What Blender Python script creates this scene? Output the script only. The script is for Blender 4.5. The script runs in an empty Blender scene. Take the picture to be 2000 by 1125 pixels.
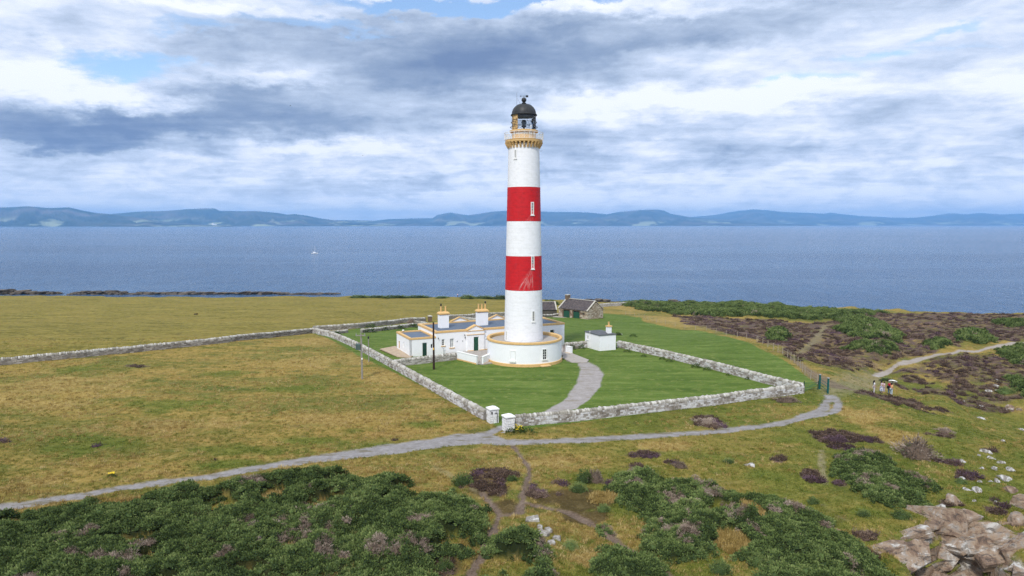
import bpy, math, random
import numpy as np
from mathutils import Vector, Matrix
R = math.radians
random.seed(7); rng = np.random.default_rng(7)
S = bpy.context.scene
COL = S.collection

# ------------------------------------------------------------------ camera
CAMH = 20.0; PITCH = R(5.33); F = 1333.0
cam = bpy.data.cameras.new('camera'); cam.lens = 24; cam.sensor_width = 36
cam.clip_end = 120000; cam.clip_start = 0.5
co = bpy.data.objects.new('camera', cam); COL.objects.link(co)
co.location = (0, 0, CAMH); co.rotation_euler = (math.pi/2-PITCH, 0, 0)
S.camera = co

def ray(px, py):
    u = (px-1000)/F; v = (562.5-py)/F
    return np.array([u, math.cos(PITCH)+v*math.sin(PITCH), -math.sin(PITCH)+v*math.cos(PITCH)])
def P(px, py, z=0.0):
    d = ray(px, py); t = (z-CAMH)/d[2]; return (d[0]*t, d[1]*t)
def Zat(px, py, Y):
    d = ray(px, py); return CAMH + d[2]*Y/d[1]
def fwd(Y, z): return Y*math.cos(PITCH)-(z-CAMH)*math.sin(PITCH)

# ------------------------------------------------------------------ exposure
S.view_settings.view_transform = 'Standard'; S.view_settings.look = 'None'
S.view_settings.exposure = 0.36; S.view_settings.gamma = 1.0
S.view_settings.use_curve_mapping = False
S.cycles.volume_bounces = 1; S.cycles.max_bounces = 6
S.cycles.use_denoising = True
S.cycles.denoising_prefilter = 'FAST'

# ------------------------------------------------------------------ node helper
class NT:
    def __init__(s, tree): s.t = tree; s.n = tree.nodes; s.l = tree.links
    def node(s, typ, **kw):
        n = s.n.new(typ)
        for k, v in kw.items(): setattr(n, k, v)
        return n
    def put(s, sock, v):
        if hasattr(v, 'is_linked') or isinstance(v, bpy.types.NodeSocket): s.l.new(v, sock)
        elif v is not None:
            if sock.type == 'RGBA' and len(v) == 3: v = (*v, 1)
            sock.default_value = v
    def M(s, op, a, b=None, c=None, clamp=False):
        n = s.node('ShaderNodeMath', operation=op); n.use_clamp = clamp
        for i, v in enumerate((a, b, c)):
            if v is not None: s.put(n.inputs[i], v)
        return n.outputs[0]
    def V(s, op, a, b=None):
        n = s.node('ShaderNodeVectorMath', operation=op); s.put(n.inputs[0], a)
        if b is not None: s.put(n.inputs[1], b)
        return n.outputs[0]
    def mix(s, f, a, b, mode='MIX'):
        n = s.node('ShaderNodeMix', data_type='RGBA', blend_type=mode)
        s.put(n.inputs[0], f); s.put(n.inputs[6], a); s.put(n.inputs[7], b); return n.outputs[2]
    def noise(s, vec, scale, detail=4, rough=.55, dist=0.0, out=0):
        n = s.node('ShaderNodeTexNoise'); s.put(n.inputs['Vector'], vec)
        n.inputs['Scale'].default_value = scale; n.inputs['Detail'].default_value = detail
        n.inputs['Roughness'].default_value = rough; n.inputs['Distortion'].default_value = dist
        return n.outputs[out]
    def ramp(s, f, stops, interp='LINEAR'):
        n = s.node('ShaderNodeValToRGB'); s.put(n.inputs[0], f); r = n.color_ramp; r.interpolation = interp
        while len(r.elements) < len(stops): r.elements.new(0.5)
        for e, (p, c) in zip(r.elements, stops):
            e.position = p; e.color = (*c, 1) if len(c) == 3 else c
        return n.outputs[0]
    def mr(s, v, a, b, c=0.0, d=1.0, smooth=True):
        n = s.node('ShaderNodeMapRange'); n.interpolation_type = 'SMOOTHSTEP' if smooth else 'LINEAR'
        for i, x in enumerate((v, a, b, c, d)): s.put(n.inputs[i], x)
        return n.outputs[0]
    def attr(s, name):
        n = s.node('ShaderNodeAttribute'); n.attribute_name = name; return n
    def map(s, vec, scale=(1,1,1), rot=(0,0,0), loc=(0,0,0)):
        n = s.node('ShaderNodeMapping'); s.put(n.inputs[0], vec)
        n.inputs['Scale'].default_value = scale; n.inputs['Rotation'].default_value = rot; n.inputs['Location'].default_value = loc
        return n.outputs[0]
    def bump(s, h, strength=.5, dist=.05, normal=None):
        n = s.node('ShaderNodeBump'); n.inputs['Strength'].default_value = strength; n.inputs['Distance'].default_value = dist
        s.put(n.inputs['Height'], h)
        if normal is not None: s.put(n.inputs['Normal'], normal)
        return n.outputs[0]

# ------------------------------------------------------------------ sky
SUN_EL, SUN_AZ = R(48), R(200)         # azimuth from +Y clockwise: behind the camera, a little to the left
W = bpy.data.worlds.new('World'); S.world = W; W.use_nodes = True
t = NT(W.node_tree); t.n.clear()
geo = t.node('ShaderNodeNewGeometry')
dirv = t.node('ShaderNodeTexCoord').outputs['Generated']
dirn = t.V('NORMALIZE', dirv)
sp = t.node('ShaderNodeSeparateXYZ'); t.put(sp.inputs[0], dirn)
X_, Y_, Z_ = sp.outputs
sky = t.node('ShaderNodeTexSky'); sky.sky_type = 'NISHITA'; sky.sun_disc = False
sky.sun_elevation = SUN_EL; sky.sun_rotation = SUN_AZ; sky.air_density = 1.0; sky.dust_density = .6; sky.ozone_density = 2.5
az = t.M('ARCTAN2', X_, Y_)
el = t.M('ARCSINE', Z_)
zz = t.M('ADD', t.M('MAXIMUM', Z_, 0.0), 0.055)
cp = t.node('ShaderNodeCombineXYZ')
t.put(cp.inputs[0], t.M('DIVIDE', X_, zz)); t.put(cp.inputs[1], t.M('DIVIDE', Y_, zz))
plane = cp.outputs[0]
# warp az/el by noise so cloud edges are ragged
ae = t.node('ShaderNodeCombineXYZ'); t.put(ae.inputs[0], az); t.put(ae.inputs[1], el)
wn = t.noise(t.map(ae.outputs[0], (1, 2.2, 1)), 9, 8, .66, 0, 1)
w2 = t.node('ShaderNodeSeparateXYZ'); t.put(w2.inputs[0], wn)
azw = t.M('ADD', az, t.M('MULTIPLY', t.M('SUBTRACT', w2.outputs[0], .5), .20))
elw = t.M('ADD', el, t.M('MULTIPLY', t.M('SUBTRACT', w2.outputs[1], .5), .085))
def azel(px, py):
    d = ray(px, py); d = d/np.linalg.norm(d); return math.atan2(d[0], d[1]), math.asin(d[2])
def blobsum(lst):
    tot = None
    for px, py, rx, ry, k in lst:
        a, e = azel(px, py); ra = rx/F/(1+((px-1000)/F)**2); re = ry/F
        dx = t.M('MULTIPLY', t.M('SUBTRACT', azw, a), 1/ra); dy = t.M('MULTIPLY', t.M('SUBTRACT', elw, e), 1/re)
        r2 = t.M('ADD', t.M('MULTIPLY', dx, dx), t.M('MULTIPLY', dy, dy))
        g = t.M('MULTIPLY', t.M('EXPONENT', t.M('MULTIPLY', t.M('POWER', r2, 1.5), -.6)), k)
        tot = g if tot is None else t.M('ADD', tot, g)
    return tot
DARK = [(820,95,280,55,.62),(1000,160,240,50,.5),(560,205,170,38,.6),(700,240,150,22,.35),(110,250,290,42,.85),(430,172,80,30,.35),(330,230,130,25,.4),
        (1085,285,70,35,.42),(1250,70,260,38,.33),(1500,30,260,40,.25),(560,362,190,14,.32),(790,372,90,12,.4),(1190,300,60,20,.25),
        (1520,300,200,14,.2),(1350,250,220,12,.22),(130,50,60,25,.22),(1750,215,130,18,.2),(90,330,200,8,.22),(400,95,90,18,.3),(1300,330,300,8,.2),(1700,340,200,8,.2)]
BRIGHT = [(90,165,190,32,.42),(300,195,120,16,.4),(520,150,110,14,.35),(620,285,180,14,.3),(1290,188,220,24,.42),(1500,185,160,18,.35),(1960,178,120,26,.35),
          (1120,205,90,18,.35),(950,245,60,16,.3),(1200,385,260,12,.3),(1250,18,160,12,.35),(450,20,180,10,.3),(900,395,200,12,.25),(1700,330,260,12,.2),(180,300,200,8,.3),(1350,110,120,18,.22),(60,100,80,20,.2),(1850,380,200,10,.25),(350,340,180,12,.2)]
BLUE = [(250,118,110,22,1.0),(390,62,90,13,.75),(610,52,130,11,.9),(760,14,150,14,1.1),(930,10,120,16,1.1),(1120,0,110,9,.9),(1860,62,70,12,.7),(1720,112,90,11,.6),(1590,150,110,10,.55),(1920,90,60,8,.3),(470,118,60,14,.35)]
dk = t.M('MINIMUM', blobsum(DARK), .95); calm = t.M('SUBTRACT', 1.0, t.M('MULTIPLY', dk, .55)); br = blobsum(BRIGHT); bl = blobsum(BLUE)
n1 = t.noise(t.map(plane, (.8, 1.0, 1), (0, 0, .25)), .85, 8, .56, .6)
n2 = t.noise(t.map(plane, (.5, 1.5, 1), (0, 0, -.2), (3, 1, 0)), 1.9, 8, .6, .4)
n3 = t.noise(t.map(ae.outputs[0], (1, 3.4, 1), (0, 0, .10)), 9, 9, .64, .35)
B = t.M('ADD', .74, t.M('MULTIPLY', t.M('SUBTRACT', n1, .5), .75))
B = t.M('ADD', B, t.M('MULTIPLY', t.M('SUBTRACT', n2, .5), .45))
B = t.M('ADD', B, t.M('MULTIPLY', t.M('MULTIPLY', t.M('SUBTRACT', n3, .5), 1.0), calm))
n4 = t.noise(t.map(ae.outputs[0], (1, 2.6, 1), (0, 0, .05), (4, 2, 0)), 20, 9, .62, .5)
lowb = t.mr(el, .015, .17, 1.0, .25)
B = t.M('ADD', B, t.M('MULTIPLY', t.M('MULTIPLY', t.M('SUBTRACT', n4, .48), 1.5), t.M('MULTIPLY', lowb, calm)))
B = t.M('SUBTRACT', t.M('ADD', B, t.M('MULTIPLY', br, .9)), t.M('MULTIPLY', dk, .74))
cl = t.ramp(B, [(0.0, (.150,.215,.365)), (.25, (.25,.325,.465)), (.48, (.405,.485,.625)), (.66, (.53,.61,.76)), (.84, (.69,.74,.84)), (1.0, (.81,.84,.89))])
# paler toward the horizon
hz = t.mr(el, 0.0, .10, 1.0, 0.0)
cl = t.mix(t.M('MULTIPLY', hz, .50), cl, (.92,.95,1.0))
cov = t.M('SUBTRACT', t.M('ADD', .80, t.M('MULTIPLY', t.M('SUBTRACT', n2, .5), 1.5)), bl)
cov = t.M('ADD', cov, t.M('MULTIPLY', dk, .5))
cov = t.mr(cov, -.15, .62)
bgs = t.node('ShaderNodeBackground'); t.put(bgs.inputs[0], sky.outputs[0]); bgs.inputs[1].default_value = .15
bgc = t.node('ShaderNodeBackground'); t.put(bgc.inputs[0], cl); bgc.inputs[1].default_value = 1.0
mx = t.node('ShaderNodeMixShader'); t.put(mx.inputs[0], cov); t.l.new(bgs.outputs[0], mx.inputs[1]); t.l.new(bgc.outputs[0], mx.inputs[2])
out = t.node('ShaderNodeOutputWorld'); t.l.new(mx.outputs[0], out.inputs[0])
W.cycles.sampling_method = 'MANUAL'; W.cycles.sample_map_resolution = 512

sl = bpy.data.lights.new('sun', 'SUN'); sl.energy = 2.6; sl.angle = R(6); sl.color = (1, .965, .90)
so = bpy.data.objects.new('sun', sl); COL.objects.link(so)
sd = Vector((math.sin(SUN_AZ)*math.cos(SUN_EL), math.cos(SUN_AZ)*math.cos(SUN_EL), math.sin(SUN_EL)))
so.rotation_euler = sd.to_track_quat('Z', 'Y').to_euler()

# ------------------------------------------------------------------ numpy noise
def _h(ix, iy, s):
    n = (ix.astype(np.int64)*374761393 + iy.astype(np.int64)*668265263 + s*974634777) & 0x7fffffff
    n = ((n ^ (n >> 13))*1274126177) & 0x7fffffff
    return ((n ^ (n >> 16)) & 0xffff)/65535.0
def vn(x, y, s=0):
    x = np.asarray(x, float); y = np.asarray(y, float)
    ix = np.floor(x); iy = np.floor(y); fx = x-ix; fy = y-iy
    fx = fx*fx*(3-2*fx); fy = fy*fy*(3-2*fy)
    a = _h(ix, iy, s); b = _h(ix+1, iy, s); c = _h(ix, iy+1, s); d = _h(ix+1, iy+1, s)
    return (a*(1-fx)+b*fx)*(1-fy)+(c*(1-fx)+d*fx)*fy
def fbm(x, y, o=4, s=0, g=.5):
    v = 0; a = 1; tot = 0
    for i in range(o):
        v = v+a*vn(x*2**i+i*17.3, y*2**i-i*9.1, s+i); tot += a; a *= g
    return v/tot
def ss(t, a=0., b=1.):
    t = np.clip((np.asarray(t, float)-a)/(b-a), 0, 1); return t*t*(3-2*t)
def softp(t, s): return s*np.logaddexp(0, np.asarray(t, float)/s)
def sdf_poly(X, Y, poly):
    """signed distance, positive inside"""
    p = np.asarray(poly, float); d2 = np.full(np.shape(X), 1e18); ins = np.zeros(np.shape(X), bool)
    for i in range(len(p)):
        a = p[i]; b = p[(i+1) % len(p)]; e = b-a
        w0 = X-a[0]; w1 = Y-a[1]; L = max(e@e, 1e-9)
        tt = np.clip((w0*e[0]+w1*e[1])/L, 0, 1)
        d2 = np.minimum(d2, (w0-tt*e[0])**2+(w1-tt*e[1])**2)
        c = ((a[1] > Y) != (b[1] > Y)) & (X < (b[0]-a[0])*(Y-a[1])/((b[1]-a[1]) if b[1] != a[1] else 1e-9)+a[0])
        ins ^= c
    d = np.sqrt(d2); return np.where(ins, d, -d)
def dist_line(X, Y, pts, wid):
    """distance to a polyline minus its local half width (negative inside)"""
    best = np.full(np.shape(X), 1e9)
    for i in range(len(pts)-1):
        a = np.array(pts[i]); b = np.array(pts[i+1]); e = b-a
        w0 = X-a[0]; w1 = Y-a[1]; tt = np.clip((w0*e[0]+w1*e[1])/max(e@e, 1e-9), 0, 1)
        d = np.hypot(w0-tt*e[0], w1-tt*e[1])-(wid[i]+(wid[i+1]-wid[i])*tt)
        best = np.minimum(best, d)
    return best

# ------------------------------------------------------------------ terrain height
def Hb(X, Y):
    X = np.asarray(X, float); Y = np.asarray(Y, float)
    z = -.085*softp(Y-118, 8)+.024*softp(Y-190, 10)
    rr = ss((X-37)/26)*ss((Y-34)/20)
    z = z-3.4*rr*(1-.6*ss((Y-95)/40))
    z = z-.05*softp(48-Y, 4)
    far = ss((np.hypot((X+2)*1.15, (Y-98))-38)/22)
    z = z+(fbm(X/23+5, Y/23, 3, 3)-.5)*2.0*far*(.5+.5*ss((X-10)/40))
    z = z+(fbm(X/6, Y/6, 3, 9)-.5)*.5*far
    z = z+(fbm((X*.88-Y*.47)/6.5+3, (X*.47+Y*.88)/24, 3, 19)-.5)*3.6*ss((X-38)/16)*ss((Y-36)/10)*(1-.5*ss((Y-110)/40))
    # hummocky near ground and the right hand slopes
    z = z+(fbm(X/4.2+9, Y/4.2, 3, 5)-.5)*.7*far*ss((62-Y)/14)
    return z
def Gx(px, py, H=Hb):
    d = ray(px, py); z = 0.
    tt = (z-CAMH)/d[2] if d[2] < 0 else 400
    for _ in range(40):
        x, y = d[0]*tt, d[1]*tt
        z = float(H(x, y)); nt = (z-CAMH)/d[2]; tt = .5*tt+.5*nt
    return (d[0]*tt, d[1]*tt)
def GP(l): return [Gx(a, b) for a, b in l]
# coast: where the land ends, as a distance for each direction
cpx = [(-700,574),(-300,576),(0,578),(300,580),(640,579),(800,580),(985,581),(1060,585),(1200,590),(1350,592),(1500,597),(1600,602),(1700,605),(1850,609),(2000,612),(2300,618),(2700,630)]
cg = [Gx(a, b) for a, b in cpx]
ca = np.array([g[0]/g[1] for g in cg]); cy = np.array([g[1] for g in cg])
def coastY(X, Y):
    a = np.asarray(X)/np.maximum(np.asarray(Y), 1)
    return np.interp(a, ca, cy)+(fbm(a*40, a*0+3, 3, 2)-.5)*10
cove_top = GP([(1722,1072),(1760,1052),(1800,1037),(1840,1022),(1880,1012),(1930,1015),(1962,1030),(1982,1060),(2008,1095),(2070,1100)])
cove = cove_top+[(70, 40), (75, -20), (14, -20), (20.5, 25), (21, 30)]
def H0(X, Y):
    X = np.asarray(X, float); Y = np.asarray(Y, float)
    z = Hb(X, Y)
    c = Y-coastY(X, Y)
    z = z+(-19.5-z)*ss(c/14)
    if np.any(X > 15):
        wob = (fbm(X/2.6, Y/2.6, 3, 21)-.5)*1.6
        d = sdf_poly(X, Y, cove)+wob
        drop = 15*ss(np.clip(d, 0, 12)/12)+np.clip(d, 0, 9)*.75
        lay = .85; q = drop+.22*X+.4*fbm(X/3, Y/3, 2, 6)
        f = q/lay; st = (np.floor(f)+ss((f-np.floor(f)-.55)/.45))*lay-q+drop
        k = ss(d/1.2)
        z = np.where(d > 0, z-(drop*(1-.85*k)+st*.85*k), z)
    return z

# gorse thickets: (name, polygon in picture pixels, mound height m, hole list)
G_LEFT = [(-500, 1115), (-200, 1030), (0, 1013), (60, 1007), (150, 992), (180, 979), (215, 985), (240, 979), (290, 975), (330, 967), (380, 955), (440, 953), (470, 945), (530, 939), (600, 931), (650, 925), (690, 930), (730, 943), (800, 947), (860, 957), (900, 972), (945, 992), (965, 1000), (962, 1035), (940, 1060), (945, 1085), (915, 1108), (860, 1100), (840, 1125), (830, 1300), (-600, 1400)]
G_CEN = [(1005, 1032), (1040, 1047), (1060, 1064), (1075, 1092), (1085, 1127), (1090, 1202), (900, 1202), (930, 1122), (950, 1092), (968, 1052)]
G_DIA = [(1185, 962), (1200, 937), (1240, 927), (1290, 937), (1300, 957), (1340, 947), (1390, 944), (1420, 957), (1470, 972), (1520, 980), (1570, 997), (1610, 1007), (1640, 1042), (1680, 1072), (1720, 1102), (1745, 1142), (1700, 1182), (1500, 1162), (1480, 1112), (1400, 1087), (1340, 1112), (1300, 1107), (1262, 1082), (1255, 1032), (1250, 1007), (1210, 997)]
G_RGT = [(1612, 895), (1650, 887), (1700, 890), (1735, 898), (1760, 915), (1800, 938), (1840, 947), (1862, 967), (1850, 992), (1815, 1012), (1780, 997), (1720, 987), (1680, 972), (1640, 947), (1615, 930)]
G_STR = [(1165,1030),(1185,1022),(1210,1050),(1260,1095),(1300,1125),(1320,1160),(1180,1160),(1150,1110),(1160,1070)]
G_SKY = [(1212,597),(1240,589),(1300,590),(1360,592),(1430,593),(1500,598),(1560,601),(1600,606),(1640,608),(1700,609),(1740,612),(1700,618),(1640,620),(1600,628),(1560,626),(1500,622),(1440,619),(1380,617),(1300,612),(1240,606)]
G_MOA = [(1625,622),(1680,622),(1720,632),(1760,650),(1790,665),(1750,670),(1700,664),(1660,655),(1630,645),(1650,636)]
G_MOB = [(1645,680),(1680,672),(1720,672),(1750,682),(1765,692),(1720,696),(1680,692)]
G_MOC = [(1500,646),(1530,645),(1542,660),(1520,668),(1500,662)]
G_MOD = [(1870,655),(1900,648),(1930,660),(1945,670),(1900,672),(1875,668)]
G_MOE = [(1930,682),(1990,680),(2100,700),(2080,724),(2000,720),(1950,706)]
G_MOF = [(1960,735),(1995,740),(2040,770),(2010,780),(1985,765)]
G_MOG = [(1935,628),(2000,630),(2080,636),(2060,642),(1960,638)]
G_MOH = [(1805,670),(1850,666),(1860,676),(1830,682)]
HOLES = [(535,972,26,13),(620,962,14,11),(300,1102,28,12),(560,1078,50,9),(755,992,11,16),(190,1000,25,10),(480,1135,40,12),(1472,1002,22,22),(1430,1060,35,25),(1180,975,30,10),(20,1030,20,12),(245,985,40,10)]
TH = {'left':(G_LEFT,1.25),'centre':(G_CEN,1.2),'diagonal':(G_DIA,1.15),'right':(G_RGT,.9),'strip':(G_STR,.9),'skyline':(G_SKY,1.0),
      'moor_a':(G_MOA,1.0),'moor_b':(G_MOB,.8),'moor_c':(G_MOC,1.2),'moor_d':(G_MOD,1.0),'moor_e':(G_MOE,1.1),'moor_f':(G_MOF,1.2),'moor_g':(G_MOG,1.0),'moor_h':(G_MOH,.9)}
THW = {k: (np.array(GP(v[0])), v[1]) for k, v in TH.items()}
def blob(X, Y, px, py, rx, ry):
    c = Gx(px, py); a = Gx(px, py+ry); b = Gx(px, py-ry); wx = rx/F*fwd(c[1], 0); wy = max(.3, (b[1]-a[1])/2)
    return 1-np.hypot((X-c[0])/wx, (Y-c[1])/wy)
HC = [(Gx(a, b), c/F*fwd(Gx(a, b)[1], 0), max(.4, (Gx(a, b-d)[1]-Gx(a, b+d)[1])/2)) for a, b, c, d in HOLES]
def gorse_h(X, Y, key=None):
    """mound height of the thickets at points, 0 outside"""
    X = np.asarray(X, float); Y = np.asarray(Y, float); m = np.zeros(np.shape(X))
    hole = np.full(np.shape(X), -9.)
    for c, wx, wy in HC: hole = np.maximum(hole, 1-np.hypot((X-c[0])/wx, (Y-c[1])/wy))
    for k, (pl, h) in THW.items():
        if key and k != key: continue
        bx = (X > pl[:,0].min()-1) & (X < pl[:,0].max()+1) & (Y > pl[:,1].min()-1) & (Y < pl[:,1].max()+1)
        if not bx.any(): continue
        x = X[bx]; y = Y[bx]
        d = sdf_poly(x, y, pl)+(fbm(x/1.7, y/1.7, 3, 31)-.5)*2.0
        if k in ('skyline', 'moor_a', 'moor_b', 'moor_e'): d = d+(fbm(x/6, y/9, 3, 35)-.62)*(13 if k == 'skyline' else 5)
        lum = .25+1.25*fbm(x/2.0, y/2.0, 2, 41)+.6*(vn(x/.85, y/.85, 44)-.5)
        gap = ss((fbm(x/3.4, y/2.6, 3, 36)-.625)/.07) if y.mean() < 80 else 0
        mm = .8*h*np.sqrt(ss(d/1.6))*lum*(1-ss((hole[bx]+.15)/.3))*(1-gap)
        m[bx] = np.maximum(m[bx], np.where(d > 0, mm, 0))
    return m
def H1(X, Y): return H0(X, Y)+.92*gorse_h(X, Y)
def Hf(x, y): return float(H0(np.array([x]), np.array([y]))[0])
def G(px, py):
    return Gx(px, py, lambda a, b: Hf(a, b))

# ------------------------------------------------------------------ object helpers
def tag(o, label=None, cat=None, group=None, kind=None):
    if label: o['label'] = label
    if cat: o['category'] = cat
    if group: o['group'] = group
    if kind: o['kind'] = kind
    return o
def empty(name, loc, rz=0, label=None, cat=None, group=None, kind=None):
    o = bpy.data.objects.new(name, None); COL.objects.link(o); o.location = loc; o.rotation_euler = (0, 0, rz)
    o.empty_display_size = .3
    if cat and not kind: kind = 'thing'
    return tag(o, label, cat, group, kind)
class MB:
    def __init__(s): s.v = []; s.f = []; s.c = []
    def add(s, v, f, c=None):
        b = len(s.v); s.v += [tuple(map(float, p)) for p in v]; s.f += [tuple(i+b for i in q) for q in f]
        s.c += [c if c is not None else .5]*len(v)
        return s
    def box(s, x0, x1, y0, y1, z0, z1, c=None):
        return s.add([(x0,y0,z0),(x1,y0,z0),(x1,y1,z0),(x0,y1,z0),(x0,y0,z1),(x1,y0,z1),(x1,y1,z1),(x0,y1,z1)],
              [(0,3,2,1),(4,5,6,7),(0,1,5,4),(1,2,6,5),(2,3,7,6),(3,0,4,7)], c)
    def tube(s, p0, p1, r0, r1=None, n=8, cap=True, c=None):
        r1 = r0 if r1 is None else r1
        p0 = Vector(p0); p1 = Vector(p1); d = (p1-p0).normalized()
        a = d.orthogonal().normalized(); b = d.cross(a)
        v = []
        for p, r in ((p0, r0), (p1, r1)):
            v += [p+(a*math.cos(i*2*math.pi/n)+b*math.sin(i*2*math.pi/n))*r for i in range(n)]
        f = [(i, (i+1) % n, n+(i+1) % n, n+i) for i in range(n)]
        if cap: f += [tuple(range(n-1, -1, -1)), tuple(range(n, 2*n))]
        return s.add(v, f, c)
    def lathe(s, prof, n=48, cx=0, cy=0, a0=0, a1=2*math.pi, c=None):
        full = abs(a1-a0-2*math.pi) < 1e-6; m = n if full else n+1
        v = []; f = []
        for r, z in prof:
            for i in range(m):
                a = a0+(a1-a0)*i/n; v.append((cx+r*math.cos(a), cy+r*math.sin(a), z))
        for j in range(len(prof)-1):
            for i in range(n):
                i2 = (i+1) % m if full else i+1
                f.append((j*m+i, j*m+i2, (j+1)*m+i2, (j+1)*m+i))
        return s.add(v, f, c)
    def prism(s, poly, z0, z1, c=None):
        n = len(poly); v = [(x, y, z0) for x, y in poly]+[(x, y, z1) for x, y in poly]
        f = [tuple(range(n-1, -1, -1)), tuple(range(n, 2*n))]+[(i, (i+1) % n, n+(i+1) % n, n+i) for i in range(n)]
        return s.add(v, f, c)
    def wall(s, L, h, th, holes=(), y=0, x=0, z=0):
        """wall in the local XZ plane, outer face at y, thickness th toward +y, with rectangular openings (x0,x1,z0,z1)"""
        xs = sorted({0, L, *[a for q in holes for a in q[:2]]}); zs = sorted({0, h, *[a for q in holes for a in q[2:]]})
        for i in range(len(xs)-1):
            for j in range(len(zs)-1):
                cx = (xs[i]+xs[i+1])/2; cz = (zs[j]+zs[j+1])/2
                if any(q[0] < cx < q[1] and q[2] < cz < q[3] for q in holes): continue
                a, b, c, d = x+xs[i], x+xs[i+1], z+zs[j], z+zs[j+1]
                s.add([(a,y,c),(b,y,c),(b,y,d),(a,y,d)], [(0,1,2,3)])
                s.add([(a,y+th,c),(b,y+th,c),(b,y+th,d),(a,y+th,d)], [(3,2,1,0)])
        for q in holes:
            a, b, c, d = x+q[0], x+q[1], z+q[2], z+q[3]
            for p, r in (((a,c),(a,d)), ((a,d),(b,d)), ((b,d),(b,c)), ((b,c),(a,c))):
                s.add([(p[0],y,p[1]),(r[0],y,r[1]),(r[0],y+th,r[1]),(p[0],y+th,p[1])], [(0,1,2,3)])
        s.add([(x,y,z),(x,y+th,z),(x,y+th,z+h),(x,y,z+h)], [(3,2,1,0)])
        s.add([(x+L,y,z),(x+L,y+th,z),(x+L,y+th,z+h),(x+L,y,z+h)], [(0,1,2,3)])
        s.add([(x,y,z+h),(x+L,y,z+h),(x+L,y+th,z+h),(x,y+th,z+h)], [(0,1,2,3)])
        return s
    def xf(s, M, i0=0):
        for i in range(i0, len(s.v)): s.v[i] = tuple(M @ Vector(s.v[i]))
        return s
    def mesh(s, name, smooth=False):
        me = bpy.data.meshes.new(name); me.from_pydata(s.v, [], s.f)
        if any(c != .5 for c in s.c):
            at = me.attributes.new('tone', 'FLOAT', 'POINT'); at.data.foreach_set('value', np.array(s.c, np.float32))
        if smooth:
            me.polygons.foreach_set('use_smooth', [True]*len(me.polygons))
        me.update(); return me
    def build(s, name, mat, parent=None, smooth=False, **k):
        me = s.mesh(name, smooth); me.materials.append(mat)
        if smooth: me.set_sharp_from_angle(angle=R(35))
        o = bpy.data.objects.new(name, me); COL.objects.link(o)
        if parent is not None: o.parent = parent
        tag(o, **k); return o
def link_copy(name, me, parent, loc, rot=(0,0,0), sc=(1,1,1)):
    o = bpy.data.objects.new(name, me); COL.objects.link(o); o.parent = parent; o.location = loc; o.rotation_euler = rot; o.scale = sc
    return o

# ------------------------------------------------------------------ materials
def mat(name, col, rough=.8, metal=0, noise=None, bump=None, spec=.3):
    """noise: (scale, amount, second colour)   bump: (scale, strength, distance)"""
    m = bpy.data.materials.new(name); m.use_nodes = True; t = NT(m.node_tree); b = m.node_tree.nodes['Principled BSDF']
    b.inputs['Base Color'].default_value = (*col, 1); b.inputs['Roughness'].default_value = rough; b.inputs['Metallic'].default_value = metal
    b.inputs['Specular IOR Level'].default_value = spec
    co = t.node('ShaderNodeTexCoord').outputs['Object']
    if noise:
        n = t.noise(co, noise[0], 6, .65)
        f = t.mr(n, .5-noise[3] if len(noise) > 3 else .42, .5+noise[3] if len(noise) > 3 else .68)
        t.put(b.inputs['Base Color'], t.mix(t.M('MULTIPLY', f, noise[1]), col, noise[2]))
    if bump:
        t.put(b.inputs['Normal'], t.bump(t.noise(co, bump[0], 5, .6), bump[1], bump[2]))
    return m
M_WHITE = mat('white_paint', (.82,.83,.85), .65, noise=(1.3,.3,(.72,.72,.71)), bump=(9,.22,.02))
M_WHITE2 = mat('white_trim', (.78,.78,.76), .6)
M_OCHRE = mat('ochre_paint', (.66,.43,.18), .65, noise=(2.5,.5,(.50,.33,.15)), bump=(12,.3,.02))
M_ROOF = mat('roof_felt', (.10,.135,.19), .55, noise=(.7,.6,(.14,.17,.22)), bump=(6,.2,.02))
M_ROOFD = mat('bitumen_roof', (.085,.09,.10), .6, noise=(1.5,.6,(.14,.14,.14)))
M_GLASS = mat('window_glass', (.015,.02,.025), .06, spec=.6)
M_PALEGL = mat('pale_blind', (.42,.44,.44), .3, noise=(1,.4,(.3,.32,.33)))
M_GREEN = mat('green_door_paint', (.015,.075,.045), .5, noise=(3,.4,(.03,.10,.06)))
M_GREEND = mat('dark_green_paint', (.015,.05,.035), .45)
M_TEAL = mat('teal_post_paint', (.008,.085,.08), .5)
M_BLACK = mat('black_metal', (.02,.022,.024), .45, noise=(4,.5,(.045,.047,.05)))
M_DOME = mat('dome_metal', (.026,.028,.03), .5, noise=(3,.6,(.06,.062,.06)), bump=(10,.2,.02))
M_GREY = mat('grey_metal', (.30,.31,.32), .5)
M_TRAFO = mat('transformer_green_grey', (.10,.15,.14), .5)
M_POLE = mat('tarred_pole_wood', (.03,.017,.014), .8, noise=(6,.5,(.06,.035,.028)))
M_POLEG = mat('weathered_pole_wood', (.27,.25,.22), .85, noise=(7,.6,(.17,.15,.13)))
M_POST = mat('fence_post_wood', (.36,.31,.24), .85, noise=(5,.5,(.24,.20,.15)))
M_SLATE = mat('roof_slate', (.085,.075,.078), .6, noise=(2.2,.7,(.15,.125,.11)), bump=(8,.4,.03))
M_PALESTONE = mat('pale_skew_stone', (.48,.45,.39), .85, noise=(4,.5,(.33,.31,.27)))
M_CONC = mat('paving_concrete', (.37,.34,.31), .9, noise=(2.2,.6,(.27,.235,.20)), bump=(8,.3,.02))
M_TAN = mat('tan_paving', (.44,.345,.24), .9, noise=(2.0,.7,(.29,.21,.16)), bump=(8,.3,.02))
M_BOAT = mat('boat_white', (.82,.83,.84), .35)
M_SLIP = mat('step_paint', (.72,.50,.24), .7)

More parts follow.
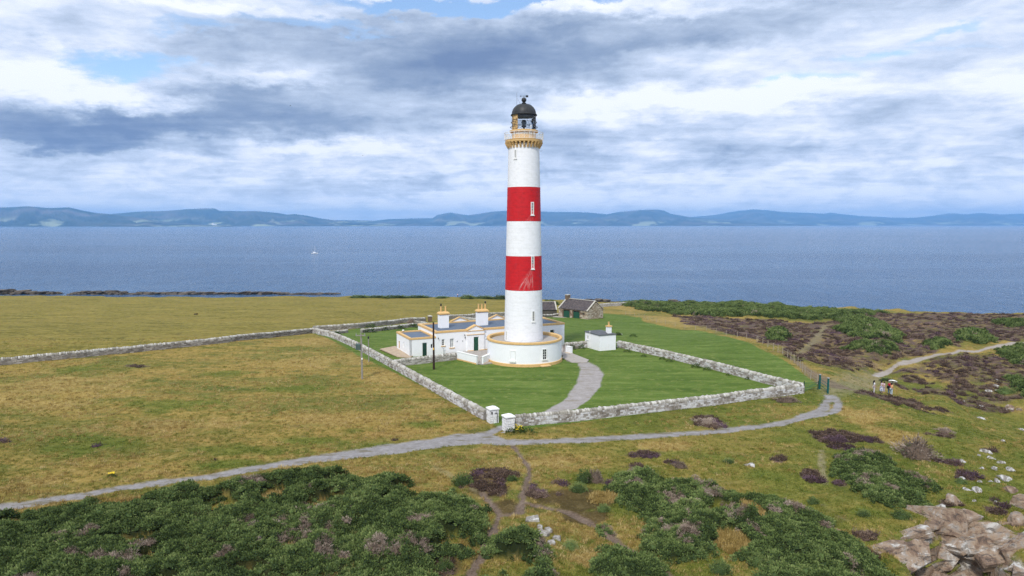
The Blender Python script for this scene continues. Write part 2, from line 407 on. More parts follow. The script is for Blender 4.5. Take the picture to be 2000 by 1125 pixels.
def tone_mat(name, stops, rough=.9, noise_s=6, bump=(10,.5,.03), extra=None, ramp_i='LINEAR'):
    m = bpy.data.materials.new(name); m.use_nodes = True; t = NT(m.node_tree); b = m.node_tree.nodes['Principled BSDF']
    b.inputs['Roughness'].default_value = rough; b.inputs['Specular IOR Level'].default_value = .2
    co = t.node('ShaderNodeTexCoord').outputs['Object']
    n = t.noise(co, noise_s, 5, .65)
    f = t.M('ADD', t.attr('tone').outputs['Fac'], t.M('MULTIPLY', t.M('SUBTRACT', n, .5), .7))
    if extra: f = t.M('ADD', f, t.M('MULTIPLY', t.M('SUBTRACT', t.noise(co, extra[0], 3, .6), .5), extra[1]))
    t.put(b.inputs['Base Color'], t.ramp(f, stops, ramp_i))
    if bump: t.put(b.inputs['Normal'], t.bump(n, bump[1], bump[2]))
    return m
M_WWALL = tone_mat('whitewashed_rubble', [(0,(.10,.085,.07)),(.30,(.23,.20,.17)),(.48,(.38,.35,.32)),(.60,(.56,.55,.55)),(1,(.70,.70,.71))], extra=(.45,1.0))
M_GWALL = tone_mat('grey_rubble', [(0,(.08,.07,.06)),(.35,(.19,.17,.145)),(.6,(.32,.295,.26)),(1,(.56,.54,.50))], extra=(.5,.5))
M_MORT = mat('wall_core_mortar', (.26,.24,.22), .95, noise=(3,.8,(.11,.10,.09)), bump=(9,.6,.05))
M_COPE = tone_mat('coping_stone', [(0,(.16,.145,.12)),(.4,(.31,.29,.25)),(.7,(.46,.44,.40)),(1,(.62,.61,.58))])
M_GAR = tone_mat('barn_rubble', [(0,(.15,.105,.075)),(.35,(.30,.23,.165)),(.65,(.42,.35,.27)),(1,(.52,.47,.40))], noise_s=2.5)
M_ROCK = bpy.data.materials.new('sandstone_rock'); M_ROCK.use_nodes = True
def rock_nodes(t, co, wet=False):
    n = t.noise(co, 1.1, 9, .72, .5); n2 = t.noise(t.map(co, (.8,.8,4.2), (.25,.12,0)), 1.6, 9, .75, .5)
    c = t.ramp(n, [(.30,(.06,.042,.032)),(.42,(.18,.118,.080)),(.50,(.29,.21,.145)),(.60,(.25,.22,.19)),(.72,(.37,.32,.265))])
    li = t.mr(t.noise(co, 1.1, 7, .75), .52, .66)
    nz = t.node('ShaderNodeSeparateXYZ'); g = t.node('ShaderNodeNewGeometry'); t.put(nz.inputs[0], g.outputs['Normal'])
    up = t.mr(nz.outputs[2], .35, .9)
    c = t.mix(t.M('MULTIPLY', li, t.M('ADD', .35, t.M('MULTIPLY', up, .6))), c, (.56,.55,.52))
    ck = t.mr(n2, .38, .49, 1, 0); c = t.mix(t.M('MULTIPLY', ck, .85), c, (.05,.04,.035))
    h = t.M('ADD', n, t.M('MULTIPLY', n2, .8)); return c, h
t = NT(M_ROCK.node_tree); b = t.n['Principled BSDF']; b.inputs['Roughness'].default_value = .9
c, h = rock_nodes(t, t.node('ShaderNodeNewGeometry').outputs['Position'])
t.put(b.inputs['Base Color'], c); t.put(b.inputs['Normal'], t.bump(h, .9, .12))
M_BOULD = mat('lichen_boulder', (.22,.20,.175), .9, noise=(1.6,.9,(.55,.54,.52),.07), bump=(3,1.0,.15))
M_REEF = mat('wet_reef_rock', (.030,.024,.020), .85, noise=(.22,.9,(.15,.125,.10),.06), bump=(.7,.8,.4))

# tower paint: whitewash and red with faint stone courses, worn streaks beneath the slit windows
def tower_mat(name, col, col2, streaks=()):
    m = bpy.data.materials.new(name); m.use_nodes = True; t = NT(m.node_tree); b = t.n['Principled BSDF']
    b.inputs['Roughness'].default_value = .55; b.inputs['Specular IOR Level'].default_value = .25
    co = t.node('ShaderNodeTexCoord').outputs['Object']; s3 = t.node('ShaderNodeSeparateXYZ'); t.put(s3.inputs[0], co)
    ang = t.M('ARCTAN2', s3.outputs[1], s3.outputs[0])
    cc = t.node('ShaderNodeCombineXYZ'); t.put(cc.inputs[0], t.M('MULTIPLY', ang, 2.7)); t.put(cc.inputs[1], s3.outputs[2])
    br = t.node('ShaderNodeTexBrick'); t.put(br.inputs['Vector'], cc.outputs[0]); br.inputs['Scale'].default_value = 1
    br.inputs['Brick Width'].default_value = .85; br.inputs['Row Height'].default_value = .36; br.inputs['Mortar Size'].default_value = .025
    br.inputs['Mortar Smooth'].default_value = .6
    br.inputs['Color1'].default_value = (.2,.2,.2,1); br.inputs['Color2'].default_value = (.8,.8,.8,1); br.inputs['Mortar'].default_value = (.5,.5,.5,1)
    n = t.noise(t.map(cc.outputs[0], (.6,1.6,1)), 1.6, 7, .7)
    n_s = t.noise(t.map(cc.outputs[0], (1,2.5,1)), 5.5, 6, .75)
    c = t.mix(t.mr(n, .4, .75), col, col2)
    c = t.mix(t.M('MULTIPLY', br.outputs['Fac'], .30), c, col2)
    c = t.mix(t.M('MULTIPLY', t.M('SUBTRACT', t.node('ShaderNodeSeparateColor').outputs[0] if False else n, .35), .0), c, col2)
    for wx, wz, ln, k in streaks:
        dz = t.M('SUBTRACT', wz, s3.outputs[2]); dx = t.M('SUBTRACT', s3.outputs[0], wx)
        sl = t.M('DIVIDE', t.M('ADD', dx, .0), t.M('ADD', t.M('MAXIMUM', dz, 0), .35))
        v = t.node('ShaderNodeCombineXYZ'); t.put(v.inputs[0], t.M('MULTIPLY', sl, 9)); t.put(v.inputs[1], t.M('MULTIPLY', s3.outputs[2], .35))
        st = t.mr(t.noise(v.outputs[0], 1.6, 5, .7), .50, .62)
        win = t.M('MULTIPLY', t.mr(sl, -.95, -.6), t.mr(sl, .0, .18, 1, 0))
        fade = t.M('MULTIPLY', t.mr(dz, 0, .12), t.mr(dz, ln*.35, ln, 1, 0))
        c = t.mix(t.M('MULTIPLY', t.M('MULTIPLY', st, t.M('MULTIPLY', win, fade)), k), c, (.70,.66,.64))
    if streaks:
        c = t.mix(t.M('MULTIPLY', t.mr(n_s, .66, .76), .35), c, (.62,.35,.33))
    t.put(b.inputs['Base Color'], c)
    hgt = t.M('ADD', t.M('MULTIPLY', br.outputs['Fac'], -1), t.M('MULTIPLY', n_s, 1.3))
    t.put(b.inputs['Normal'], t.bump(hgt, .5, .03)); return m

# ------------------------------------------------------------------ sea
sea_m = bpy.data.materials.new('sea_water'); sea_m.use_nodes = True; t = NT(sea_m.node_tree); b = t.n['Principled BSDF']
pos = t.node('ShaderNodeNewGeometry').outputs['Position']
big = t.noise(t.map(pos, (.0011,.0035,1), (0,0,.12)), 1, 4, .6, .5)
slick = t.noise(t.map(pos, (.0016,.010,1), (0,0,-.10)), 1, 5, .6, .8)
t.put(b.inputs['Base Color'], t.mix(t.mr(t.M('ADD', t.M('MULTIPLY', big, .6), t.M('MULTIPLY', t.noise(t.map(pos, (.06,.022,1), (0,0,.1)), 1, 7, .8, .2), .4)), .38, .62), (.026,.085,.195), (.050,.130,.265)))  # broad water tone, plus wave facet reflection painted into the base colour
t.put(b.inputs['Base Color'], t.mix(t.M('MULTIPLY', t.mr(slick, .52, .70), .35), b.inputs['Base Color'].links[0].from_socket, (.13,.22,.35)))  # slicks painted paler, their different sky reflection put into the colour
b.inputs['Roughness'].default_value = .16; b.inputs['IOR'].default_value = 1.33; b.inputs['Specular IOR Level'].default_value = .5
w = t.noise(t.map(pos, (.35,.75,1), (0,0,.3)), 1, 6, .72, .2); w2 = t.noise(t.map(pos, (.05,.11,1), (0,0,-.2)), 1, 4, .65)
wk = t.mr(slick, .56, .70, 1.0, .45)
w3 = t.noise(t.map(pos, (.085,.028,1), (0,0,.1)), 1, 6, .75, .3)
hh = t.M('ADD', t.M('ADD', t.M('MULTIPLY', w, wk), t.M('MULTIPLY', w2, 1.6)), t.M('MULTIPLY', w3, 6))
t.put(b.inputs['Normal'], t.bump(hh, 1.0, 1.5))
sm = MB(); SL = -17.0
xs = [-33900,-8000,-1500,0,1500,8000,33900]; ys = [-3500,-500,0,300,600,1200,2500,6000,14000,28400]
me_v = [(x, y, SL) for y in ys for x in xs]; nn = len(xs)
sm.add(me_v, [(j*nn+i, j*nn+i+1, (j+1)*nn+i+1, (j+1)*nn+i) for j in range(len(ys)-1) for i in range(nn-1)])
sm.build('sea', sea_m, kind='structure', label='calm blue sea with fine ripples between the near coast and far hills')

# ------------------------------------------------------------------ far hills
hm = bpy.data.materials.new('far_hill_ground'); hm.use_nodes = True; t = NT(hm.node_tree); b = t.n['Principled BSDF']; b.inputs['Roughness'].default_value = 1
b.inputs['Specular IOR Level'].default_value = 0
pos = t.node('ShaderNodeNewGeometry').outputs['Position']; s3 = t.node('ShaderNodeSeparateXYZ'); t.put(s3.inputs[0], pos)
n = t.noise(pos, .0011, 5, .6); n2 = t.noise(t.map(pos, (.0011,.0008,.004)), 1, 3, .5)
c = t.ramp(n, [(.32,(.010,.024,.016)),(.5,(.045,.060,.035)),(.68,(.14,.12,.10))])
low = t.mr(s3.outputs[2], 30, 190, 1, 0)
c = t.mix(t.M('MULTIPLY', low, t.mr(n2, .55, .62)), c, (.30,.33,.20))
t.put(b.inputs['Base Color'], c)
def hills(name, label, prof, D0, D1, seed, y_base=440):
    prof = sorted(prof); px = np.linspace(prof[0][0], prof[-1][0], 420)
    top = np.interp(px, [p[0] for p in prof], [p[1] for p in prof])
    NT_ = 26; V = []; 
    for j in range(NT_+8):
        tt = j/NT_
        for i, x in enumerate(px):
            Y = D0*(1 if tt > 0 else 1)+(D1-D0)*tt+250*math.sin(x*.031+seed)+180*math.sin(x*.083)
            d = ray(x, top[i]); a = d[0]/d[1]
            zr = CAMH+d[2]/d[1]*D1
            if tt <= 1: k = tt**.85
            else: k = 1-(tt-1)*2.2
            nz = float(fbm(a*55+seed, tt*3.1, 4, seed)-.5)
            z = SL-6+(max(zr, SL+2)-SL+6)*max(k, -.3)+nz*(max(zr-SL, 30))*.75*math.sin(min(tt, 1)*math.pi)
            V.append((a*Y, Y, z))
    n_ = len(px); Fc = [(j*n_+i, j*n_+i+1, (j+1)*n_+i+1, (j+1)*n_+i) for j in range(NT_+7) for i in range(n_-1)]
    mb = MB(); mb.v = V; mb.f = Fc; mb.c = [.5]*len(V)
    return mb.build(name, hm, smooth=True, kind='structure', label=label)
hills('hills', 'dark blue headland across the water at far left', [(-500,412),(-250,408),(-100,402),(0,405),(50,404),(100,406),(135,405),(160,410),(190,416),(220,419),(260,424),(300,430),(340,435),(400,439),(470,441)], 11000, 13500, 3)
hills('hills', 'middle range of blue hills with a flat topped summit', [(140,430),(215,418),(260,414),(310,413),(350,410),(385,407),(400,406),(420,407),(430,412),(500,413),(545,416),(560,419),(575,418),(600,421),(630,427),(660,431),(690,434),(740,438),(800,441)], 13500, 16500, 8)
hills('hills', 'pale blue hills along the horizon behind the tower', [(560,430),(640,430),(700,430),(730,431),(760,428),(845,426),(855,419),(880,415),(897,418),(915,420),(960,414),(990,412),(1060,413),(1150,415),(1185,419),(1210,414),(1250,410),(1285,409),(1297,411),(1310,417),(1345,424),(1400,428),(1500,434),(1600,440)], 16000, 20500, 12)
hills('hills', 'palest far hills at the right of the horizon', [(1280,430),(1340,425),(1400,419),(1440,412),(1470,409),(1500,411),(1530,414),(1610,417),(1622,415),(1640,418),(1680,422),(1740,425),(1790,425),(1830,420),(1850,417),(1865,417),(1885,419),(1915,416),(1940,418),(1960,419),(1985,417),(2000,417),(2060,416),(2150,421),(2300,415),(2500,424),(2700,436)], 20000, 26000, 15)
fh = MB(); a = ray(419, 437.5)[0]/ray(419, 437.5)[1]
fx, fy = a*12950, 12950
fh.box(fx-42, fx+42, fy-20, fy, SL-2, SL+42); fh.box(fx-42, fx-12, fy-20.5, fy+.5, SL+42, SL+62)
fh.build('shore_building', M_WHITE2, label='tiny white building on the far shore below the flat topped hill', cat='building')

# ------------------------------------------------------------------ haze
hz_m = bpy.data.materials.new('haze_air'); hz_m.use_nodes = True; t = NT(hz_m.node_tree); t.n.clear()
pv = t.node('ShaderNodeVolumePrincipled'); pv.inputs['Color'].default_value = (.29,.58,1.0,1); pv.inputs['Density'].default_value = 5.8e-5
pv.inputs['Anisotropy'].default_value = 0.0
o_ = t.node('ShaderNodeOutputMaterial'); t.l.new(pv.outputs[0], o_.inputs['Volume'])
hb = MB(); hb.box(-34000, 34000, -3600, 28500, -24, 540)
hb.build('haze', hz_m, kind='stuff')

# ------------------------------------------------------------------ regions (picture-space outlines dropped on the ground, then held in metres)
LAWN = GP([(606,650),(700,695),(800,742),(950,822),(985,842),(1100,829),(1568,768),(1598,752),(1585,742),(1560,724),(1530,702),(1500,688),(1472,674),(1430,660),(1380,648),(1300,638),(1275,632),(1262,630),(1253,625),(1252,620),(1215,615),(1177,612),(1120,612),(1060,616),(985,618),(830,630),(700,641),(637,650),(612,648)])
def wd(px, py, hp):
    hp = hp*(1.22 if px < 800 else 1.0)   # half width in metres of something hp pixels half-thick in the picture, seen from above
    c = Gx(px, py); return max(.25, (Gx(px, py-hp)[1]-Gx(px, py+hp)[1])/2)
def strip_(l):
    a, b = strip(l); return a, [min(v*.55, 1.0) for v in b]
def strip(l): return GP([(a, b) for a, b, c in l]), [min(wd(*q), 3.2) for q in l]
TRK = strip([(-400,1065,9),(-150,1018,8.5),(0,990.5,6.5),(165,967,5.5),(238,952,4.6),(364,936.5,4.4),(448,924,4.8),(560,904.5,5.0),(644,892,6),(739,880,8),(840,866,9),(896,858,11),(940,856,10),(985,864,5.5),(1050,862,5),(1120,860,4.6),(1240,853,5),(1338,846,4),(1408,842,4),(1512,829,3.6),(1560,818,3.6),(1592,808,3.8),(1608,797,3),(1612,788,2.4),(1617,780,2),(1624,773,2)])
TRK2 = strip([(1620,773,2.5),(1630,777,2),(1637,788,2),(1634,799,2.2),(1622,806,2.4),(1600,811,2)])
TRKG = strip([(880,862,8),(930,853,5),(960,843,3.5),(978,834,3)])
DRV = GP([(975,836),(1010,822),(1060,805),(1104,780),(1126,748),(1134,722),(1128,708),(1108,706),(1100,696),(1118,697),(1145,705),(1165,714),(1179,731),(1172,756),(1152,780),(1126,797),(1060,815),(1000,836),(985,842)])
SLAB = GP([(1101,694),(1120,693),(1150,704),(1146,709),(1116,708.5),(1098,700)])
PTH = strip_([(1708,735,1.5),(1720,732,3.2),(1742,720,4.5),(1768,709,4.5),(1800,700,3.5),(1835,692,2.5),(1870,687,2.5),(1940,678,1.9),(2000,669,1.6),(2100,655,1.5),(2300,640,1.5)])
TROD = strip([(1624,768,4),(1650,758,5),(1685,748,5),(1712,737,3)])
FEP = strip([(1548,702,1.5),(1570,716,2.0),(1592,732,3),(1618,748,4),(1640,756,4)])
MOP = strip_([(1552,694,1.2),(1575,676,1.8),(1592,666,1.8),(1604,650,1.2),(1614,636,.8)])
FP1 = strip([(1000,868,2),(1035,915,2),(1030,940,2.5),(1020,968,2.5),(1017,1000,3.5),(1000,1006,3),(975,1006,3.5),(965,1030,4),(955,1065,5),(930,1100,7),(905,1150,9)])
FP2 = strip([(1018,978,2),(1060,990,2),(1110,1000,2.5),(1150,1020,3),(1200,1055,4),(1260,1095,6),(1320,1140,8)])
FP3 = strip([(1604,880,1),(1603,900,1.6),(1608,925,2),(1612,945,2)])
FP4 = strip([(940,962,1.5),(960,985,2.5),(975,1004,3)])
FP5 = strip([(850,912,2),(890,935,2),(930,960,2)])
HEATH = [(940,945,45,22),(970,925,40,9),(905,953,20,6),(1050,960,18,14),(1205,945,15,10),(1090,945,30,8),(1260,888,40,9),(1310,905,30,12),(1245,912,12,8),(1520,898,32,13),(1585,928,18,16),(1645,855,45,15),(1700,860,25,10),(1650,872,25,10),(1380,822,34,14),(1640,945,10,6),(860,1108,50,28),(1720,776,38,7),(1770,788,50,8),(1820,800,45,6),(1790,740,40,9),(1750,750,12,12),(1840,765,50,10),(1900,790,50,12),(1920,715,60,18),(1985,745,50,18),(1860,730,60,14),(1800,815,0.1,.1),(1840,850,20,5),(1860,905,30,7),(1890,930,30,10),(1940,1000,25,9),(1960,800,30,8),(1955,985,20,10),(1850,985,30,8),(1690,1048,25,9),(1700,1085,18,9),(14,862,14,5),(264,715,24,3.5),(150,900,0.1,.1),(1640,1050,15,5),(1935,880,30,6),(1700,960,6,5)]
MOOR = GP([(1310,616),(1380,620),(1460,623),(1540,628),(1600,632),(1640,612),(1700,610),(1760,612),(1850,612),(2000,614),(2400,622),(2400,660),(2000,664),(1900,672),(1830,684),(1760,700),(1710,715),(1660,722),(1600,712),(1560,702),(1530,690),(1480,664),(1400,646),(1340,634)])
SPUR = GP([(1350,617),(1430,622),(1500,628),(1590,632),(1606,640),(1590,655),(1560,676),(1530,684),(1490,666),(1440,650),(1370,636)])
MOOR2 = GP([(1770,722),(1830,700),(1900,690),(2000,676),(2200,665),(2200,790),(2000,778),(1940,800),(1880,778),(1830,752),(1790,742)])
DRY = [(1215,600,45,10),(1300,624,55,6),(1400,640,50,6),(1470,655,40,6),(1570,690,30,8),(1600,730,25,8),(1680,706,90,8),(1800,770,0.1,.1),(1700,810,70,22),(1740,850,50,22),(1650,800,40,15),(1960,760,30,12),(1990,800,20,12),(1440,705,0.1,.1),(640,662,60,12),(700,705,60,14),(760,735,60,14),(620,700,120,18),(850,790,70,10),(120,755,160,24),(60,790,130,18),(1770,712,40,6),(530,1015,0.1,.1),(1150,1040,25,18),(1180,1090,60,22),(1100,900,130,18),(960,880,60,8),(1300,870,80,12),(350,830,150,14),(640,820,120,20),(300,925,60,10),(90,940,60,12),(430,1060,0.1,.1),(1420,1060,40,18),(700,915,60,8)]
for q in HOLES[:7]: DRY.append(q)
BRI = [(180,870,150,22),(330,790,130,16),(470,905,120,12),(640,700,50,8),(430,730,110,9),(560,760,90,10),(150,720,60,8),(900,800,60,10),(1350,950,70,10),(1560,930,60,14),(1300,800,80,6),(1450,815,60,5),(1760,790,60,12),(1830,820,80,22),(1900,780,50,16),(1850,890,90,18),(1700,1000,90,22),(1800,755,60,20),(1540,860,90,15),(1640,1030,50,18),(1720,1060,40,18),(1900,850,90,16),(1870,820,60,14),(500,880,160,14),(620,860,120,10),(700,840,60,8),(760,870,60,8),(820,830,60,10),(1920,955,35,14),(1500,925,80,12),(1560,700,60,6),(1620,728,40,5)]
PEAT = [(1115,980,85,36),(935,955,45,22),(1150,1010,60,20),(870,1105,55,28),(985,990,34,15),(1240,1085,30,20)]

def regions(X, Y):
    r = {}
    wig = (fbm(X/1.3, Y/1.3, 3, 61)-.5)
    wb = (fbm(X/3.5, Y/3.5, 4, 62)-.5)
    def S_(st, wob=.5, soft=.3): return ss((-dist_line(X, Y, *st)+wig*wob)/soft+.5)
    def union(l, w=1.1, soft=.35):
        m = np.full(X.shape, -9.)
        for px, py, rx, ry in l:
            if rx < 1: continue
            m = np.maximum(m, blob(X, Y, px, py, rx, ry))
        return ss((m+wb*w*1.5+wig*.8+.10)/(soft*1.6))
    r['lawn'] = ss(sdf_poly(X, Y, LAWN)/.15+.5+wig*.8)
    r['drive'] = ss((sdf_poly(X, Y, DRV)+wig*.35)/.25+.5)
    tr = np.maximum(np.maximum(S_(TRK, .6, .35), S_(TRK2, .5)), S_(TRKG, .9, .5))
    r['track'] = tr
    pth = S_(PTH, .4)
    r['path'] = pth
    dirt = np.maximum.reduce([S_(FP1, .45), S_(FP2, .45), S_(FEP, .9, 1.2)*.75, S_(FP4, .4)])
    r['dirt'] = dirt*(1-tr)
    worn = np.maximum.reduce([S_(TROD, 1.5, 3)*.9, S_(MOP, .5, 1.0)*.7, S_(FP3, .3), S_(FP5, .5)*.6])
    r['worn'] = worn
    big = ss(sdf_poly(X, Y, MOOR)/2.0+wb*3+.5)
    spur = ss(sdf_poly(X, Y, SPUR)/1.5+wb*3+.4)
    he = np.maximum(np.maximum(union(HEATH), big*.93), spur)
    he = np.maximum(he, ss(sdf_poly(X, Y, MOOR2)/2.5+wb*4+.35)*.80)
    fr_ = (fbm(X/.9, Y/.9, 3, 66)-.5)
    r['heather'] = ss(he*.95+fr_*1.3-.12)*(1-r['lawn'])
    r['dry'] = union(DRY, .9, .48)
    wet = ss((X-Y*.02+2)/9+wb*1.5)*ss((104-Y-.35*(60-X))/14+wb*1.5)*(.45+.45*ss(.5+wb*3))   # damp greener turf on the seaward slope
    r['bright'] = np.maximum(union(BRI, .9, .48), wet*(1-.75*r['dry']))
    r['peat'] = union(PEAT, .7, .32)
    return r

# ------------------------------------------------------------------ terrain mesh, fan shaped, finer near the viewer
TMAX = 1.9
NA = 1120
ta = np.sinh(np.linspace(-1, 1, NA)*1.8)/math.sinh(1.8)*TMAX
inv0, inv1 = 1/27.0, 1/150.0
ysA = 1/np.linspace(inv0, inv1, 500)
ysB = 1/np.linspace(1/150.0, 1/420.0, 110)[1:]
yr = np.concatenate([[-60, -30, -5, 8, 16, 22], ysA, ysB])
TA, YR = np.meshgrid(ta, yr)
XX = TA*np.maximum(YR, 60*0+27)           # keeps the fan 30 m wide and more around the camera
ZB = H0(XX, YR); GM = gorse_h(XX, YR)
reg = regions(XX, YR)
ZZ = ZB+.9*GM-.05*reg['track']-.08*reg['dirt']+.12*reg['heather']*(fbm(XX/.8, YR/.8, 2, 71))
ZZ -= .03*reg['drive']
cd = YR-coastY(XX, YR)
dcove = sdf_poly(XX, YR, cove)+(fbm(XX/2.6, YR/2.6, 3, 21)-.5)*1.6
gx = np.gradient(ZB, axis=0)/np.maximum(np.gradient(YR, axis=0), 1e-6)
rock = np.maximum(ss(dcove/.5)*ss((np.abs(gx)-.25)/.35+(fbm(XX/1.1, YR/1.1, 2, 77)-.5)*1.4), ss((cd-1.5)/3))
rock = np.where(dcove > 0, rock, np.where(cd > 0, rock, 0))
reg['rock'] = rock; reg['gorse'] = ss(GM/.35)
reg['far'] = ss((YR-118)/25+(XX+12)/-400*0)*(XX < 2)
NR, NC = XX.shape
co_all = np.stack([XX, YR, ZZ], -1).reshape(-1, 3)
idx = np.arange(NR*NC).reshape(NR, NC)
quads = np.stack([idx[:-1,:-1], idx[:-1,1:], idx[1:,1:], idx[1:,:-1]], -1)
def qm(a): return (a[:-1,:-1]+a[1:,:-1]+a[:-1,1:]+a[1:,1:])/4
cls = np.zeros((NR-1, NC-1), int)                       # 0 rough grassland
cls[(qm(reg['heather']) > .5)] = 2
cls[(qm(reg['lawn']) > .5)] = 1
cls[(qm(reg['drive']) > .5)] = 4
cls[(qm(np.maximum(reg['dirt'], reg['worn'])) > .6)] = 6
cls[(qm(reg['path']) > .5)] = 5
cls[(qm(reg['track']) > .5)] = 3
cls[(qm(rock) > .5)] = 7
far_q = (qm(YR) > 100) & (qm(XX) < 30)
YQ, XQ = qm(YR), qm(XX)
fw = np.array([Gx(608, 650), Gx(0, 712), Gx(-400, 750)])
lin = np.interp(XQ, fw[::-1,0], fw[::-1,1], right=124)
cls[(cls == 0) & (YQ > lin) & (XQ < 25)] = 8            # far field beyond the wall
names = {0:('grassland','rough olive and straw coloured grassland round the compound'),1:('lawn','mown green lawn around the lighthouse and its buildings'),
 2:('heather_moor','purple brown heather patches and moor'),3:('gravel_track','grey gravel track running past the gate pillars'),4:('driveway','curving gravel drive from the gate to the tower'),
 5:('footpath','pale gravel footpath climbing the moor at right'),6:('trodden_path','narrow brown trodden paths through the scrub'),7:('cliff','layered brown sandstone cliff face and shore rock'),8:('field','olive yellow pasture beyond the long dry stone wall')}

gm = bpy.data.materials.new('coastal_ground'); gm.use_nodes = True; t = NT(gm.node_tree); b = t.n['Principled BSDF']
b.inputs['Roughness'].default_value = .95; b.inputs['Specular IOR Level'].default_value = .1
pos = t.node('ShaderNodeNewGeometry').outputs['Position']
fine = t.noise(pos, 5.5, 6, .78); mid = t.noise(pos, .9, 5, .65, .3); lg = t.noise(t.map(pos, (.05,.10,.1), (0,0,.3)), 1, 5, .6, .6)
str_ = t.noise(t.map(pos, (.10,.55,.3), (0,0,.12)), 1, 5, .7, .4)
fm = t.M('ADD', t.M('MULTIPLY', fine, .62), t.M('MULTIPLY', mid, .38))
def tri(a, b_, c, f=fm, lo=.36, hi=.66): return t.ramp(f, [(lo, a), ((lo+hi)/2, b_), (hi, c)])
grass_g = tri((.070,.080,.014), (.145,.145,.031), (.25,.225,.072))
grass_t = tri((.175,.122,.028), (.305,.215,.058), (.45,.335,.12))
grass_b = tri((.042,.068,.008), (.105,.135,.020), (.21,.225,.045))
m2 = t.noise(t.map(pos, (.35,.55,.3), (0,0,.5)), 1, 6, .7, .8); gsel = t.M('ADD', t.M('ADD', t.M('MULTIPLY', t.M('SUBTRACT', lg, .5), 3.4), t.M('MULTIPLY', t.M('SUBTRACT', str_, .5), 1.4)), t.M('MULTIPLY', t.M('SUBTRACT', m2, .5), 1.9))
c = t.mix(t.mr(gsel, -.50, .42), grass_g, grass_t)
A = lambda n: t.attr(n).outputs['Fac']
deep = t.mr(t.noise(t.map(pos, (.16,.30,.2), (0,0,-.4), (7,3,0)), 1, 6, .72, .7), .54, .66)
c = t.mix(t.M('MULTIPLY', deep, .75), c, tri((.035,.055,.010), (.082,.105,.018), (.16,.17,.040)))
org = t.mr(t.noise(t.map(pos, (.04,.075,.1), (0,0,.2), (1,9,0)), 1, 6, .65, .5), .56, .68)
c = t.mix(t.M('MULTIPLY', org, .6), c, tri((.19,.105,.028), (.31,.185,.058), (.44,.30,.12)))
c = t.mix(t.M('MULTIPLY', A('bright'), .8), c, grass_b)
c = t.mix(t.M('MULTIPLY', A('dry'), .75), c, tri((.165,.112,.030), (.33,.235,.075), (.50,.385,.155)))
farc = tri((.125,.110,.020), (.205,.170,.038), (.30,.245,.065), t.M('ADD', t.M('MULTIPLY', str_, .5), t.M('MULTIPLY', mid, .5)), .40, .62)
tus = t.mr(t.noise(t.map(pos, (.55,.55,.3)), 1.0, 4, .7), .57, .63)
farc = t.mix(t.M('MULTIPLY', tus, .6), farc, (.060,.062,.014))
farc = t.mix(t.M('MULTIPLY', t.mr(lg, .42, .62), .35), farc, (.30,.225,.06))
c = t.mix(A('farfield'), c, farc)
lawn_c = tri((.052,.092,.013), (.090,.142,.024), (.17,.22,.055), t.M('ADD', t.M('MULTIPLY', fine, .4), t.M('MULTIPLY', str_, .6)), .36, .66)
lawn_c = t.mix(t.mr(mid, .48, .72), lawn_c, (.155,.185,.048))
c = t.mix(A('lawn'), c, lawn_c)
hea = t.ramp(fm, [(.36,(.038,.026,.018)),(.46,(.088,.060,.045)),(.55,(.14,.095,.075)),(.66,(.23,.175,.125))])
heb = t.mix(t.mr(t.noise(pos, .23, 4, .6), .5, .62), hea, tri((.035,.030,.012), (.085,.070,.030), (.16,.14,.060)))
pur = t.mix(t.mr(t.noise(pos, 1.9, 4, .7), .54, .66), heb, (.105,.055,.105))
c = t.mix(A('heather'), c, pur)
c = t.mix(t.M('MULTIPLY', A('peat'), .9), c, tri((.040,.026,.010), (.085,.058,.024), (.17,.125,.060)))
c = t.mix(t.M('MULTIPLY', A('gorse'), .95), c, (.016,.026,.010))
c = t.mix(t.M('MULTIPLY', A('worn'), .8), c, tri((.15,.135,.07), (.25,.215,.12), (.37,.32,.20)))
c = t.mix(A('dirt'), c, tri((.10,.070,.050), (.17,.125,.095), (.27,.21,.165)))
grav = t.ramp(t.noise(pos, 1.1, 9, .82), [(.30,(.17,.155,.14)),(.46,(.265,.25,.245)),(.58,(.32,.305,.305)),(.74,(.42,.405,.40))])
gpat = t.mr(t.noise(t.map(pos, (.22,.8,1), (0,0,.25)), 1.3, 7, .75), .52, .60)
grav = t.mix(t.M('MULTIPLY', gpat, .75), grav, (.155,.135,.085))
c = t.mix(A('track'), c, grav)
c = t.mix(A('drive'), c, t.mix(.25, grav, (.40,.35,.31)))
c = t.mix(A('path'), c, t.mix(.5, grav, (.43,.36,.29)))
rc, rh = rock_nodes(t, pos)
veg = t.mr(t.noise(pos, .8, 5, .7), .56, .64)
nzz = t.node('ShaderNodeSeparateXYZ'); t.put(nzz.inputs[0], t.node('ShaderNodeNewGeometry').outputs['Normal'])
veg = t.M('MULTIPLY', veg, t.mr(nzz.outputs[2], .55, .8))
rc = t.mix(veg, rc, (.060,.070,.020))
c = t.mix(A('rock'), c, rc)
yel = t.mr(t.noise(pos, 7.5, 2, .5), .735, .76)
c = t.mix(t.M('MULTIPLY', t.M('MULTIPLY', yel, .8), t.M('SUBTRACT', 1.0, t.M('MAXIMUM', t.M('MAXIMUM', A('lawn'), A('track')), t.M('MAXIMUM', A('gorse'), t.M('MAXIMUM', A('rock'), A('drive')))))), c, (.52,.44,.10))
t.put(b.inputs['Base Color'], c)
hb_ = t.M('MULTIPLY', fm, t.M('SUBTRACT', 1.0, t.M('MULTIPLY', A('lawn'), .72)))
hb_ = t.M('ADD', hb_, t.M('MULTIPLY', t.M('MULTIPLY', rh, A('rock')), 1.2))
t.put(b.inputs['Normal'], t.bump(hb_, .9, .22))

